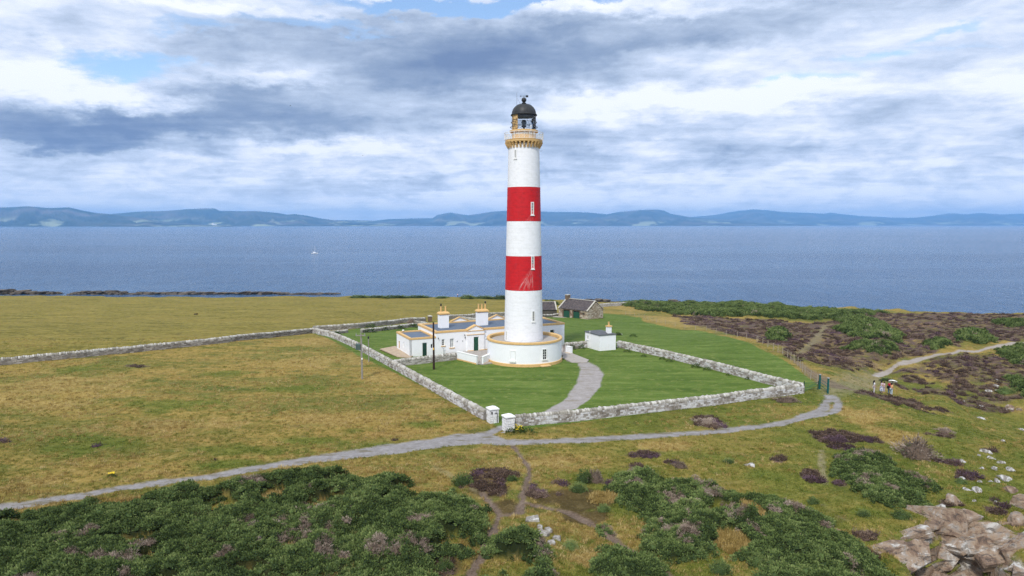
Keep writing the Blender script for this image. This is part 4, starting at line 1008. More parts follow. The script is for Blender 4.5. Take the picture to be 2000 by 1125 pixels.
for i, (dx, dy, z, r) in enumerate(tws):
    hpx = W_TW[i][2]; hh = hpx/F*fwd(TY, z)/2; hw = .24 if i < 3 else .2
    ang = math.atan2(dx, -dy)
    root = MB(); o = r-.0
    # surround, reveal, dark slot; local -y is outward
    s_ = MB(); s_.box(-hw, -hw+.11, -.07, .12, -hh, hh); s_.box(hw-.11, hw, -.07, .12, -hh, hh); s_.box(-hw+.11, hw-.11, -.07, .12, hh-.12, hh); s_.box(-hw+.11, hw-.11, -.07, .12, -hh, -hh+.12)
    w_ = s_.build('tower_window', M_WHITE2, lh); w_.location = (math.sin(ang)*r, -math.cos(ang)*r, z); w_.rotation_euler = (0, 0, ang)
    MB().box(-hw+.11, hw-.11, -.015, .02, -hh+.12, hh-.12).build('pane', M_GLASS, w_)
    q = MB(); q.box(-.018, .018, -.03, -.016, -hh+.12, hh-.12)
    for k in (1, 2, 3): zz2 = -hh+.12+(2*hh-.24)*k/4; q.box(-hw+.11, -.02, -.03, -.016, zz2-.015, zz2+.015); q.box(.02, hw-.11, -.03, -.016, zz2-.015, zz2+.015)
    if i < 2: pass
    q.build('glazing_bar', M_WHITE2, w_)
    MB().box(-hw-.08, hw+.08, -.13, .1, -hh-.13, -hh-.002).build('sill', M_WHITE2, w_)
# drum base round the tower foot
dz = .0; DH = 3.12
dc = (DX-TX, DY-TY)
MB().lathe([(DR, -.4), (DR, DH)], 128, *dc).build('drum_wall', M_WHITE, lh, smooth=True)
MB().lathe([(DR, -.4), (DR+.10, -.4), (DR+.10, .34), (DR+.04, .38), (DR, .38)], 128, *dc).build('plinth', M_OCHRE, lh)
MB().lathe([(DR-.34, DH-.4), (DR-.34, DH+.22), (DR-.30, DH+.30), (DR+.04, DH+.34), (DR+.10, DH+.26), (DR+.10, DH+.02), (DR-.01, DH-.02)], 128, *dc).build('parapet_coping', M_OCHRE, lh)
q = MB(); n_ = 96; q.lathe([(tr_(3)-.1, DH-.1), (DR-.5, DH-.1)], 96, *dc); q.build('drum_roof', M_CONC, lh)
def drum_item(px, fn, name=None):
    X = 0
    for _ in range(5):
        dx = (px-1000)/F*fwd(DY-math.sqrt(max(DR**2-X*X, 0)), 1.5)-DX; X = max(min(dx, DR-.01), -DR+.01)
    ang = math.asin(X/DR); o = fn(); o.parent = lh
    o.location = (dc[0]+math.sin(ang)*DR, dc[1]-math.cos(ang)*DR, 0); o.rotation_euler = (0, 0, ang); return o
def dwin():
    s_ = MB(); x, z0, z1 = .30, .98, 2.38
    s_.box(-x-.08, -x, -.06, .15, z0, z1); s_.box(x, x+.08, -.06, .15, z0, z1); s_.box(-x-.08, x+.08, -.06, .15, z1, z1+.10); o = s_.build('drum_window', M_WHITE2)
    MB().box(-x, x, -.03, .0, z0, z1).build('pane', M_GLASS, o)
    q = MB(); q.box(-.02, .02, -.05, -.031, z0, z1)
    for k in range(1, 4): zz2 = z0+(z1-z0)*k/4; q.box(-x, -.022, -.05, -.031, zz2-.02, zz2+.02); q.box(.022, x, -.05, -.031, zz2-.02, zz2+.02)
    q.box(-x, -x+.035, -.05, -.031, z0, z1); q.box(x-.035, x, -.05, -.031, z0, z1)
    q.build('glazing_bar', M_WHITE2, o); MB().box(-.45, .45, -.16, .1, z0-.16, z0-.002).build('sill', M_WHITE2, o); return o
drum_item(1063.3, dwin)
def bwin():
    s_ = MB(); x, z0, z1 = .32, .85, 2.2
    s_.box(-x-.09, -x, -.07, .15, z0, z1); s_.box(x, x+.09, -.07, .15, z0, z1); s_.box(-x-.09, x+.09, -.07, .15, z1, z1+.10); o = s_.build('blind_window', M_WHITE2)
    MB().box(-x, x, -.02, .0, z0, z1).build('panel', M_WHITE, o); MB().box(-.48, .48, -.2, .1, z0-.22, z0-.002).build('sill', M_WHITE2, o); return o
drum_item(1001.5, bwin)
def dstep():
    s_ = MB(); s_.box(-.75, .75, -.65, -.10, .02, .16); return s_.build('step', M_SLIP)
drum_item(1063, dstep)
# gallery
def rpx(w_, py): z = Zat(1022, py, TY); return w_/2/F*fwd(TY, z), z
zg0 = Zat(1022, 279.5, TY); zg1 = Zat(1022, 274.2, TY); rg = 36.6/F*fwd(TY, 32); rt = 2.22
MB().lathe([(rt-.1, zg0), (rg-.08, zg0), (rg, zg0+.06), (rg, zg0+.22), (rg-.06, zg0+.26), (rg-.06, zg1), (1.6, zg1)], 96).build('gallery_deck', M_OCHRE, lh)
nc = 28; cz0 = Zat(1022, 290.5, TY); sh = (zg0-cz0)
q = MB()
for k, (o_, za, zb2) in enumerate(((.16, 0, .27), (.30, .27, .55), (.42, .55, .82), (.52, .82, 1.0))):
    q.box(rt-.15, rt+o_, -.115+.0*k, .115, cz0+sh*za, cz0+sh*zb2-.002)
q.xf(Matrix.Rotation(0, 4, 'Z')); cme = q.mesh('corbel'); cme.materials.append(M_OCHRE)
for k in range(nc): link_copy('corbel', cme, lh, (0,0,0), (0,0,2*math.pi*k/nc))
# railing: posts, rails, diamond lattice
rr_ = 2.80; rz0 = zg1; rz1 = Zat(1022, 260.6, TY)
NP = 24; pm = MB().tube((rr_,0,rz0),(rr_,0,rz1+.04),.028,.028,6).mesh('railing_post'); pm.materials.append(M_WHITE2)
for k in range(NP): link_copy('railing_post', pm, lh, (0,0,0), (0,0,2*math.pi*k/NP))
def ring(z, r, t_, m, name='rail', n=72): return MB().lathe([(r-t_, z-t_), (r+t_, z-t_), (r+t_, z+t_), (r-t_, z+t_), (r-t_, z-t_)], n).build(name, m, lh)
ring(rz1, rr_, .03, M_WHITE2); ring(rz1-.30*(rz1-rz0), rr_, .018, M_WHITE2); ring(rz0+.07, rr_, .018, M_WHITE2)
q = MB(); zt = rz1-.30*(rz1-rz0); zl = rz0+.07; nl = 72
for i in range(nl):
    a, b_ = 2*math.pi*i/nl, 2*math.pi*(i+1.5)/nl
    for A1, A2 in ((a, b_), (b_, a)):
        q.tube((rr_*math.cos(A1), rr_*math.sin(A1), zl), (rr_*math.cos(A2), rr_*math.sin(A2), zt), .014, .014, 4, False)
q.build('railing_lattice', M_WHITE2, lh)
# murette (lantern pedestal) : ochre with white panels
zm1 = Zat(1022, 258.3, TY); rm = 1.72
MB().lathe([(rm, zg1-.02), (rm, zm1-.1)], 64).build('lantern_pedestal', M_OCHRE, lh, smooth=True)
pnl = MB(); 
for k in range(16):
    a = 2*math.pi*(k+.5)/16; i0_ = len(pnl.v); pnl.box(rm-.02, rm+.03, -.26, .26, zg1+.75, zm1-.16); pnl.xf(Matrix.Rotation(a, 4, 'Z'), i0_)
pnl.build('white_panels', M_WHITE2, lh)
zc1 = Zat(1022, 255.2, TY)
MB().lathe([(rm-.05, zm1-.12), (2.02, zm1-.06), (2.06, zm1), (2.06, zc1-.04), (1.98, zc1), (1.6, zc1)], 64).build('lantern_cornice', M_OCHRE, lh)
# glazed lantern with diagonal astragals
zl0 = zc1; zl1 = Zat(1022, 225.5, TY); rl = 1.73
def gl_mat():
    m = bpy.data.materials.new('lantern_glass'); m.use_nodes = True; t = NT(m.node_tree); t.n.clear()
    tr = t.node('ShaderNodeBsdfTransparent'); tr.inputs[0].default_value = (.93,.95,.96,1); g = t.node('ShaderNodeBsdfGlossy'); g.inputs['Roughness'].default_value = .03
    fr = t.node('ShaderNodeFresnel'); mx = t.node('ShaderNodeMixShader'); t.l.new(fr.outputs[0], mx.inputs[0]); t.l.new(tr.outputs[0], mx.inputs[1]); t.l.new(g.outputs[0], mx.inputs[2])
    o = t.node('ShaderNodeOutputMaterial'); t.l.new(mx.outputs[0], o.inputs[0]); return m
M_LG = gl_mat()
n_a = 14; rows = 3; hrow = (zl1-zl0)/rows
q = MB(); gpn = MB()
for j in range(rows):
    for i in range(n_a):
        o_ = .5*(j % 2); a0 = 2*math.pi*(i+o_)/n_a; am = a0+math.pi/n_a; a1 = a0+2*math.pi/n_a; z0_, z1_ = zl0+j*hrow, zl0+(j+1)*hrow
        pt = lambda a, z, r=rl: (r*math.cos(a), r*math.sin(a), z)
        q.tube(pt(a0, z0_), pt(am, z1_), .013, .013, 5, False); q.tube(pt(am, z1_), pt(a1, z0_), .013, .013, 5, False)
        gpn.add([pt(a0, z0_, rl-.03), pt(a1, z0_, rl-.03), pt(am, z1_, rl-.03)], [(0,1,2)]); gpn.add([pt(am, z1_, rl-.03), pt(a1, z0_, rl-.03), pt(a1+math.pi/n_a, z1_, rl-.03)], [(0,1,2)])
for j in range(rows+1): z = zl0+j*hrow; q.lathe([(rl-.02, z-.02), (rl+.02, z-.02), (rl+.02, z+.02), (rl-.02, z+.02)], 64)
q.build('astragals', M_BLACK, lh)
gpn.build('lantern_panes', M_LG, lh)
# landward blanking panel, ochre, inside the left side of the lantern
MB().lathe([(rl-.035, zl0+.02), (rl-.035, zl1-.02)], 24, a0=R(165), a1=R(238)).build('blanking_panel', M_OCHRE, lh)
for py, w_ in ((239.5, 50.5), (249, 53)):
    z = Zat(1022, py, TY); r_ = w_/2/F*fwd(TY, z); ring(z, r_, .03, M_BLACK, 'lantern_handrail', 64)
    q = MB()
    for k in range(12): a = 2*math.pi*k/12; q.tube((rl*math.cos(a), rl*math.sin(a), z), (r_*math.cos(a), r_*math.sin(a), z), .02, .02, 4, False)
    q.build('rail_bracket', M_BLACK, lh)
# lens and pedestal
q = MB(); q.lathe([(.16, zl0-.3), (.16, zl0+.5), (.36, zl0+.55), (.36, zl0+.65), (.2, zl0+.7)], 20); q.build('lens_pedestal', M_BLACK, lh)
M_LENS = mat('lens_glass', (.30,.42,.52), .08, metal=.6, spec=.8)
q = MB(); zz_ = zl0+.7
for k in range(7): h_ = .12; r0_ = .20+.16*math.sin(math.pi*(k+.5)/7); q.lathe([(r0_-.05, zz_+k*h_), (r0_+.04, zz_+k*h_+.03), (r0_, zz_+(k+1)*h_-.02)], 20)
q.build('lens', M_LENS, lh)
q = MB(); q.lathe([(.0, zl1-.05), (.9, zl1-.08), (rl-.12, zl1-.22), (rl-.12, zl1)], 32); q.build('inner_canopy', M_DOME, lh)
# dome, ball, vane
zd1 = Zat(1022, 203.5, TY); Hd = zd1-zl1
prof = [(1.60, zl1-.05), (1.88, zl1-.05), (1.93, zl1+.05), (1.86, zl1+.12), (1.74, zl1+.14)]
for k in range(1, 11):
    a = k/10*math.pi/2; prof.append((.30+1.44*math.cos(a)**.92, zl1+.14+(Hd-.14)*math.sin(a)**1.05))
MB().lathe(prof, 64).build('dome', M_DOME, lh, smooth=True)
q = MB()
for k in range(16): a = 2*math.pi*k/16; [q.tube((prof[j][0]*1.005*math.cos(a), prof[j][0]*1.005*math.sin(a), prof[j][1]), (prof[j+1][0]*1.005*math.cos(a), prof[j+1][0]*1.005*math.sin(a), prof[j+1][1]), .022, .022, 4, False) for j in range(4, len(prof)-1)]
q.build('dome_rib', M_DOME, lh)
zbal = Zat(1022, 195.3, TY)
MB().lathe([(.30, zd1-.05), (.24, zd1+.05), (.33, zd1+.1), (.33, zd1+.16), (.18, zd1+.2), (.18, zbal-.25)], 24).build('dome_neck', M_DOME, lh, smooth=True)
MB().lathe([(max(.02, .36*math.cos(a)), zbal+.36*math.sin(a)) for a in np.linspace(-1.3, 1.57, 14)], 24).build('ventilator_ball', M_DOME, lh, smooth=True)
zv = Zat(1022, 189.0, TY)+.08
q = MB(); q.tube((0,0,zbal+.3),(0,0,zv+.1),.025,.025,6); q.tube((-.5,0,zv),(.45,0,zv),.022,.022,6); q.tube((-.62,0,zv),(-.42,0,zv),.0,.1,6); q.box(.25,.62,-.02,.02,zv-.17,zv+.13)
q.build('weather_vane', M_BLACK, lh)
ax = (1009.4-1000)/F*fwd(TY, 37)-TX
q = MB(); q.tube((ax,0,Zat(1010,207,TY)-.2),(ax,0,Zat(1010,181,TY)),.018,.012,6); q.tube((ax,0,Zat(1010,191,TY)),(-.4,0,Zat(1010,205,TY)),.014,.014,5); q.build('antenna', M_BLACK, lh)
q = MB(); q.tube((.95,-2.6,zg1),(.95,-2.6,zg1+1.5),.03,.03,6); q.lathe([(.06,zg1+1.5),(.09,zg1+1.6),(.05,zg1+1.8)], 8, .95, -2.6); q.build('gallery_beacon', M_WHITE2, lh)
q = MB(); q.box(.88,1.02,-2.45,-2.3,zg1+.75,zg1+1.05); q.build('gallery_box', M_BLACK, lh)

# ------------------------------------------------------------------ small white outhouse
oh = empty('outhouse', (14.0, 107.7, 0), CA, 'small white flat topped outhouse with an ochre topped chimney', 'outhouse')
oh.location.z = 0
OW, OD, OHh = 3.05, 4.5, 2.30
q = MB(); q.box(0, OW, 0, .3, -.4, OHh); q.box(OW-.3, OW, .302, OD, -.4, OHh); q.box(.302, OW-.302, OD-.3, OD, -.4, OHh); q.build('wall', M_WHITE, oh)
q = MB(); q.wall(OD-.302, OHh+.4, .3, [(.55,1.05,1.55,2.2)], z=-.4); oi = Matrix.Translation((0, OD, 0)) @ Matrix.Rotation(-math.pi/2, 4, 'Z'); q.xf(oi); q.build('wall', M_WHITE, oh)
w_ = window(oh, .55, 1.05, 1.15, 1.8, bars=(2,3), depth=.08, sill=True); w_.matrix_basis = oi
q = MB(); o_ = .10; zt = OHh
q.add([(-o_,-o_,zt),(OW+o_,-o_,zt),(OW+o_,OD+o_,zt),(-o_,OD+o_,zt),(-o_,-o_,zt+.12),(OW+o_,-o_,zt+.12),(OW+o_,OD+o_,zt+.12),(-o_,OD+o_,zt+.12),(OW*.5,1.4,zt+.42),(OW*.5,OD-1.4,zt+.42)],
      [(0,3,2,1),(0,1,5,4),(1,2,6,5),(2,3,7,6),(3,0,4,7),(4,5,8),(5,6,9,8),(6,7,9),(7,4,8,9)])
q.build('roof', M_ROOFD, oh)
q = MB(); q.box(1.75, 2.45, .35, .95, zt+.05, zt+1.25); ch = q.build('chimney', M_WHITE, oh)
MB().box(1.67, 2.53, .27, 1.03, zt+1.25, zt+1.42).build('cap', M_OCHRE, ch)
MB().lathe([(.15,zt+1.42),(.13,zt+1.9),(.17,zt+1.95),(.17,zt+2.02),(.1,zt+2.02)], 12, 2.1, .65).build('chimney_pot', M_OCHRE, ch, smooth=True)
q = MB(); q.tube((.0-.06,2.9,.0),(-.06,2.9,zt+.4),.05,.05,8); q.build('drain_pipe', M_WHITE2, oh)
q = MB(); q.tube((1.65,-.03,0),(1.65,-.03,.85),.025,.025,6); q.tube((1.65,-.03,.85),(1.75,-.03,.85),.025,.025,6); q.build('pipe', M_WHITE2, oh)
q = MB(); q.box(OW*.98-.15,OW+.35,-.06,-.002,1.0,1.08); q.build('gate_bracket', M_WHITE2, oh)

# ------------------------------------------------------------------ stone garage and slate shed
gz = -6.0
def at6(px, py): 
    return P(px, py, gz)
ga = at6(1091, 618); gb = at6(1148, 625.3)
gang = math.atan2(gb[1]-ga[1], gb[0]-ga[0]); GL = math.hypot(gb[0]-ga[0], gb[1]-ga[1]); GW = 6.7; GE = 2.55; GR = 4.9
gar = empty('stone_garage', (ga[0], ga[1], gz), gang, 'brown stone garage with two green doors and a slate roof', 'garage')
q = MB(); dl = [(1.75,4.05,0,2.15),(5.35,7.65,0,2.15),(8.75,9.15,1.35,1.85)]
q.wall(GL, GE, .45, dl); q.box(.452, GL-.452, GW-.45, GW, -1.5, GE)
for x0, x1 in ((0, .45), (GL-.45, GL)):
    q.add([(x0,.452,-1.5),(x1,.452,-1.5),(x1,GW,-1.5),(x0,GW,-1.5),(x0,.452,GE),(x1,.452,GE),(x1,GW,GE),(x0,GW,GE),(x0,GW/2,GR),(x1,GW/2,GR)], [(0,1,5,4),(1,2,6,9,5),(2,3,7,6),(3,0,4,8,7),(4,5,9,8),(6,7,8,9)])
q.box(0, GL, .002, .448, -1.5, -.002); q.build('wall', M_GAR, gar)
rs = random.Random(5); q = MB()
def on_face(mb, a, b, zt, side, holes=(), ml=.55, mh=.30, gab=None):
    """rubble facing in the local frame"""
    i = len(mb.v); tmp = MB(); stone_mb(tmp, rs, a, b, lambda s: .12, zt, .0, side, ml, mh, (.15, .95))
    L = math.hypot(b[0]-a[0], b[1]-a[1])
    for k in range(0, len(tmp.v), 8):
        vs = tmp.v[k:k+8]; xs_ = [math.hypot(v[0]-a[0], v[1]-a[1]) for v in vs]; zs_ = [v[2] for v in vs]
        if any(min(xs_) < h[1]+.05 and max(xs_) > h[0]-.05 and min(zs_) < h[3]+.05 and max(zs_) > h[2] for h in holes): continue
        if gab and max(zs_) > gab(sum(xs_)/8): continue
        mb.add(vs, [(0,1,2,3),(0,4,5,1),(1,5,6,2),(2,6,7,3),(3,7,4,0)], tmp.c[k])
on_face(q, (0,0), (GL,0), GE, 1, dl)
on_face(q, (GL,0), (GL,GW), GR, 1, gab=lambda s: GE-.1+(GR-GE)*(1-abs(s-GW/2)/(GW/2)))
q.build('wall_stones', M_GAR, gar, kind='stuff')
q = MB(); th = .12; ov = .18
for sgn in (0, 1):
    ya, yb = (-.2, GW/2) if sgn == 0 else (GW+.2, GW/2); sl_ = (GR-GE)/(GW/2); za = GE-.2*sl_+.05; zb3 = GR+.05
    nrow = 15; 
    for r_ in range(nrow):
        f0 = r_/nrow; f1 = (r_+1.35)/nrow; f1 = min(f1, 1)
        y0 = ya+(yb-ya)*f0; y1 = ya+(yb-ya)*f1; z0 = za+(zb3-za)*f0+.05; z1 = za+(zb3-za)*f1+.02
        x = .34
        while x < GL-.34:
            w2_ = min(rs.uniform(.3, .5), GL-.34-x); 
            if w2_ > .08:
                v = [(x+.01,y0,z0),(x+w2_-.01,y0,z0),(x+w2_-.01,y1,z1),(x+.01,y1,z1),(x+.01,y0,z0-.05),(x+w2_-.01,y0,z0-.05)]
                f = [(0,1,2,3),(4,5,1,0)]; q.add(v, f if sgn == 0 else [k[::-1] for k in f], rs.uniform(.2, .8))
            x += w2_
M_SL2 = tone_mat('slates', [(0,(.045,.038,.04)),(.5,(.085,.072,.074)),(1,(.15,.12,.105))], rough=.65, noise_s=1.5)
q.build('slates', M_SL2, gar, kind='stuff')
q = MB()
for sgn in (0, 1):
    ya, yb = (-.25, GW/2) if sgn == 0 else (GW+.25, GW/2)
    for x0, x1 in ((-.08, .36), (GL-.36, GL+.08)):
        sl_ = (GR-GE)/(GW/2); za = GE-.25*sl_+.04; v = [(x0,ya,za),(x1,ya,za),(x1,yb,GR+.04),(x0,yb,GR+.04)]; v += [(a, b_, c_+.16) for a, b_, c_ in v]
        f = [(3,2,1,0),(4,5,6,7),(0,1,5,4),(1,2,6,5),(2,3,7,6),(3,0,4,7)]; q.add(v, f if sgn == 0 else [k[::-1] for k in f])
q.build('skew_stones', M_PALESTONE, gar)
MB().box(.36, GL-.36, GW/2-.14, GW/2+.14, GR+.03, GR+.17).build('ridge', M_PALESTONE, gar)
q = MB(); q.box(-.05, .95, GW/2-.6, GW/2+.6, GR-.4, GR+1.0); ch = q.build('chimney', M_GAR, gar); MB().box(-.12, 1.02, GW/2-.68, GW/2+.68, GR+1.0, GR+1.13).build('cap', M_PALESTONE, ch)
for d_ in dl[:2]:
    dr = MB().box(d_[0], d_[1], .16, .22, 0, 2.15).build('garage_door', M_GREEN, gar)
    q = MB(); n3_ = 8
    for k in range(n3_): x = d_[0]+(d_[1]-d_[0])*k/n3_; q.box(x+.02, x+(d_[1]-d_[0])/n3_-.02, .135, .159, .05, 1.75 if k % 1 == 0 else 2)
    q.build('door_board', M_GREEN, dr)
    q = MB(); 
    for k in range(2): w3 = (d_[1]-d_[0])/2; q.box(d_[0]+w3*k+.1, d_[0]+w3*(k+1)-.1, .135, .159, 1.80, 2.08)
    q.build('door_light', M_GLASS, dr)
window(gar, *dl[2], bars=(1,2), depth=.2, sill=False, fm=M_GREEND)
q = MB(); q.box(-.9, GL+.2, -1.5, -.05, -.35, .03); q.build('apron', M_CONC, gar)

s0 = at6(1000, 616); s1_ = P(1091, 611, gz)
sh = empty('stone_shed', (P(1046, 614, gz)[0], P(1046, 614, gz)[1], gz-.3), math.atan2(1, 8), 'low stone shed with a slate roof between the tower and the garage', 'shed')
SLn, SWd, SE, SR = 6.3, 5.5, 1.6, 3.6
q = MB(); q.box(0, SLn, 0, SWd, -1, SE); q.add([(SLn-.3,0,SE),(SLn,0,SE),(SLn,SWd,SE),(SLn-.3,SWd,SE),(SLn-.3,SWd/2,SR),(SLn,SWd/2,SR)], [(0,1,5,4),(1,2,5),(2,3,4,5),(3,0,4)]); q.build('wall', M_GWALL, sh)
q = MB()
for sgn in (0, 1):
    ya, yb = (-.2, SWd/2) if sgn == 0 else (SWd+.2, SWd/2)
    for r_ in range(10):
        f0 = r_/10; f1 = min((r_+1.3)/10, 1); x = -.1
        while x < SLn-.3:
            w2_ = min(rs.uniform(.35, .55), SLn-.3-x); y0 = ya+(yb-ya)*f0; y1 = ya+(yb-ya)*f1; z0 = SE-.1+(SR-SE+.1)*f0+.07; z1 = SE-.1+(SR-SE+.1)*f1+.04
            v = [(x+.01,y0,z0),(x+w2_-.01,y0,z0),(x+w2_-.01,y1,z1),(x+.01,y1,z1),(x+.01,y0,z0-.05),(x+w2_-.01,y0,z0-.05)]; f = [(0,1,2,3),(4,5,1,0)]
            q.add(v, f if sgn == 0 else [k[::-1] for k in f], rs.uniform(.1, .7)); x += w2_+.0001
q.build('slates', M_SL2, sh, kind='stuff')
q = MB()
for sgn in (0, 1):
    ya, yb = (-.2, SWd/2) if sgn == 0 else (SWd+.2, SWd/2); v = [(SLn-.32,ya,SE-.1),(SLn+.06,ya,SE-.1),(SLn+.06,yb,SR+.04),(SLn-.32,yb,SR+.04)]; v += [(a, b_, c_+.15) for a, b_, c_ in v]
    f = [(3,2,1,0),(4,5,6,7),(0,1,5,4),(1,2,6,5),(2,3,7,6),(3,0,4,7)]; q.add(v, f if sgn == 0 else [k[::-1] for k in f])
q.build('skew_stones', M_PALESTONE, sh)
MB().box(-.1, SLn-.33, SWd/2-.13, SWd/2+.13, SR+.02, SR+.14).build('ridge', M_PALESTONE, sh)

# ------------------------------------------------------------------ poles
def pole(px, pyb, pyt, label, r=.13, m=M_POLE, lean=0):
    x, y = Gx(px, pyb); z = Hf(x, y); top = Zat(px, pyt, y)-z
    root = empty('utility_pole', (x, y, z), 0, label, 'pole')
    MB().tube((0,0,-.4),(lean,0,top),r,r*.72,10).build('pole_shaft', m, root, smooth=True); return root, top
p1, tp = pole(847.5, 721.5, 629.5, 'dark tarred utility pole standing on the lawn before the cottage', .16)
MB().box(-.1,.1,-.19,-.14,tp*.42,tp*.42+.30).build('warning_plate', mat('yellow_plate', (.65,.38,.08), .5), p1)
p2, tp = pole(707.5, 740.5, 652.5, 'grey weathered pole with a transformer box and cross arm', .12, M_POLEG, -.05)
ca_ = MB(); ca_.box(-.75,.55,-.05,.05,tp-.25,tp-.13); ca_.build('cross_arm', M_POLEG, p2)
for x_ in (-.65, -.05, .45): MB().lathe([(.02,tp-.13),(.06,tp-.08),(.035,tp-.03),(.06,tp+.02),(.02,tp+.08)], 8, x_, 0).build('insulator', M_GREY, p2)
tb = MB(); tb.box(-.72,-.12,-.22,.22,tp*.655,tp*.655+.78); tr2 = tb.build('transformer', M_TRAFO, p2)
q = MB()
for k in range(5): q.box(-.70+k*.12,-.67+k*.12,-.29,-.222,tp*.655+.06,tp*.655+.70)
q.build('cooling_fin', M_TRAFO, tr2)
for x_ in (-.6, -.4, -.22): MB().tube((x_,0,tp*.655+.78),(x_,0,tp*.655+.98),.04,.025,6).build('bushing', M_BLACK, tr2)
MB().box(-.02,.14,-.17,-.11,tp*.44,tp*.44+.22).build('notice_plate', M_WHITE2, p2)
MB().tube((.09,-.02,0),(.06,-.02,tp*.9),.03,.03,6).build('cable_conduit', M_GREY, p2)
p3, tp = pole(720.5, 706.5, 658, 'thin grey pole with a black cap behind the left boundary wall', .085, M_POLEG)
MB().lathe([(.0,tp+.12),(.12,tp+.06),(.13,tp-.22),(.08,tp-.28)], 10).build('pole_cap', M_BLACK, p3)

# ------------------------------------------------------------------ fences, green gate
def wire_fence(label, pts, step=4.2, h=1.05, jit=.05, seed=2, r=.045):
    rnd = random.Random(seed); root = empty('wire_fence', (pts[0][0], pts[0][1], Hf(*pts[0])), 0, label, 'fence'); o = root.location
    P_ = []; 
    for i in range(len(pts)-1):
        a = Vector(pts[i]); b_ = Vector(pts[i+1]); n_ = max(1, round((b_-a).length/step))
        for k in range(n_): P_.append(a+(b_-a)*k/n_)
    P_.append(Vector(pts[-1])); pm_ = MB().tube((0,0,-.3),(0,0,h),r,r*.85,6).mesh('fence_post'); pm_.materials.append(M_POST); tops = []
    for p in P_:
        z = Hf(p.x, p.y); link_copy('fence_post', pm_, root, (p.x-o.x, p.y-o.y, z-o.z), (rnd.uniform(-jit, jit), rnd.uniform(-jit, jit), 0), (1,1,rnd.uniform(.9,1.15))); tops.append((p.x-o.x, p.y-o.y, z-o.z))
    for hz_ in (.35, .65, .95):
        q = MB()
        for a, b_ in zip(tops, tops[1:]): q.tube((a[0],a[1],a[2]+hz_*h),(b_[0],b_[1],b_[2]+hz_*h),.008,.008,3,False)
        q.build('wire', M_GREY, root)
    return root
wire_fence('post and wire fence running down the right edge of the lawn to the green gate', GP([(1480,668),(1510,684),(1538,698),(1558,714),(1572,732),(1583,741),(1596,750)]), 2.4, seed=3, h=1.15)
wire_fence('far post and wire fence between the lawn and the straw coloured grass', GP([(1180,612),(1222,614.5),(1258,622),(1300,634),(1380,645),(1440,658),(1478,667)]), 5, seed=4)
gtx = GP([(1602,763),(1617,764)]); root = empty('kissing_gate', (*gtx[0], Hf(*gtx[0])), 0, 'tall teal green gate posts with rails beside the path', 'gate')
a = Vector(gtx[0]); b_ = Vector(gtx[1]); d_ = b_-a
g2p = GP([(1600.5,760),(1616.5,768.5)])
for (x, y), h_ in zip(g2p, (1.75, 1.85)):
    MB().box(x-a.x-.085, x-a.x+.085, y-a.y-.085, y-a.y+.085, -.3, h_).build('gate_post', M_TEAL, root)
    MB().box(x-a.x-.12, x-a.x+.12, y-a.y-.12, y-a.y+.12, h_+.001, h_+.07).build('post_cap', M_GREY, root)
A0, B0 = [Vector((x-a.x, y-a.y)) for x, y in g2p]
for z in (.45, .85, 1.2): MB().tube((A0.x+.1,A0.y,z),(B0.x-.1,B0.y,z),.03,.03,6).build('gate_rail', M_TEAL, root)
fg = GP([(1569,765),(1598,761)]); root = empty('field_gate', (*fg[0], Hf(*fg[0])), math.atan2(fg[1][1]-fg[0][1], fg[1][0]-fg[0][0]), 'low green tubular field gate at the end of the whitewashed wall', 'gate')
Lg = math.hypot(fg[1][1]-fg[0][1], fg[1][0]-fg[0][0])
for x in (.08, Lg-.05): MB().tube((x,0,-.2),(x,0,1.3 if x < 1 else 1.15),.05,.05,8).build('gate_post', M_GREEND, root)
for z in (.25,.5,.75,1.0): MB().tube((.08,0,z),(Lg-.05,0,z),.022,.022,5).build('gate_rail', M_GREEN, root)
MB().tube((.08,0,.25),(Lg-.05,0,1.0),.02,.02,5).build('brace', M_GREEN, root)

# ------------------------------------------------------------------ sailing yacht
bx, by = P(614.5, 495.5, SL); Lb = 12.5/F*math.hypot(bx, by)*.98
bt = empty('sailing_yacht', (bx, by, SL), R(8), 'small white sailing yacht under bare mast out on the bay', 'yacht')
q = MB(); st_ = [(-.5,.28,.0),(-.3,.5,0),(0,.62,0),(.25,.45,0),(.42,.2,0),(.52,.02,.12)]; v = []
for xx, w2_, up in st_:
    for yy_, z2 in ((-w2_,1.05+up*2),(-w2_*.8,.2+up),(0,-.35+up*2),(w2_*.8,.2+up),(w2_,1.05+up*2)): v.append((xx*Lb, yy_*2.4, z2))
f = [(j*5+i, j*5+i+1, (j+1)*5+i+1, (j+1)*5+i) for j in range(5) for i in range(4)]+[(j*5, (j+1)*5, (j+1)*5+4, j*5+4) for j in range(5)]+[(0,1,2,3,4)]
q.add(v, f); q.build('hull', M_BOAT, bt); q = MB(); q.box(-.22*Lb,.18*Lb,-.7,.7,1.05,1.6); q.build('cabin', M_BOAT, bt)
MB().tube((.06*Lb,0,1.1),(.06*Lb,0,9.6),.13,.10,6).build('mast', M_BOAT, bt); MB().tube((.05*Lb,0,2.2),(-.38*Lb,0,2.4),.16,.14,6).build('boom', M_BOAT, bt)
q = MB()
for e in ((.52*Lb,0,1.3),(-.5*Lb,0,1.3)): q.tube((.06*Lb,0,9.4),e,.035,.035,4)
q.build('rigging', M_GREY, bt)
q = MB(); q.tube((-.36*Lb,0,1.0),(-.36*Lb,0,2.6),.06,.06,5); q.box(-.42*Lb,-.30*Lb,-.7,.7,2.55,2.65); q.build('cockpit_hood', M_BLACK, bt)

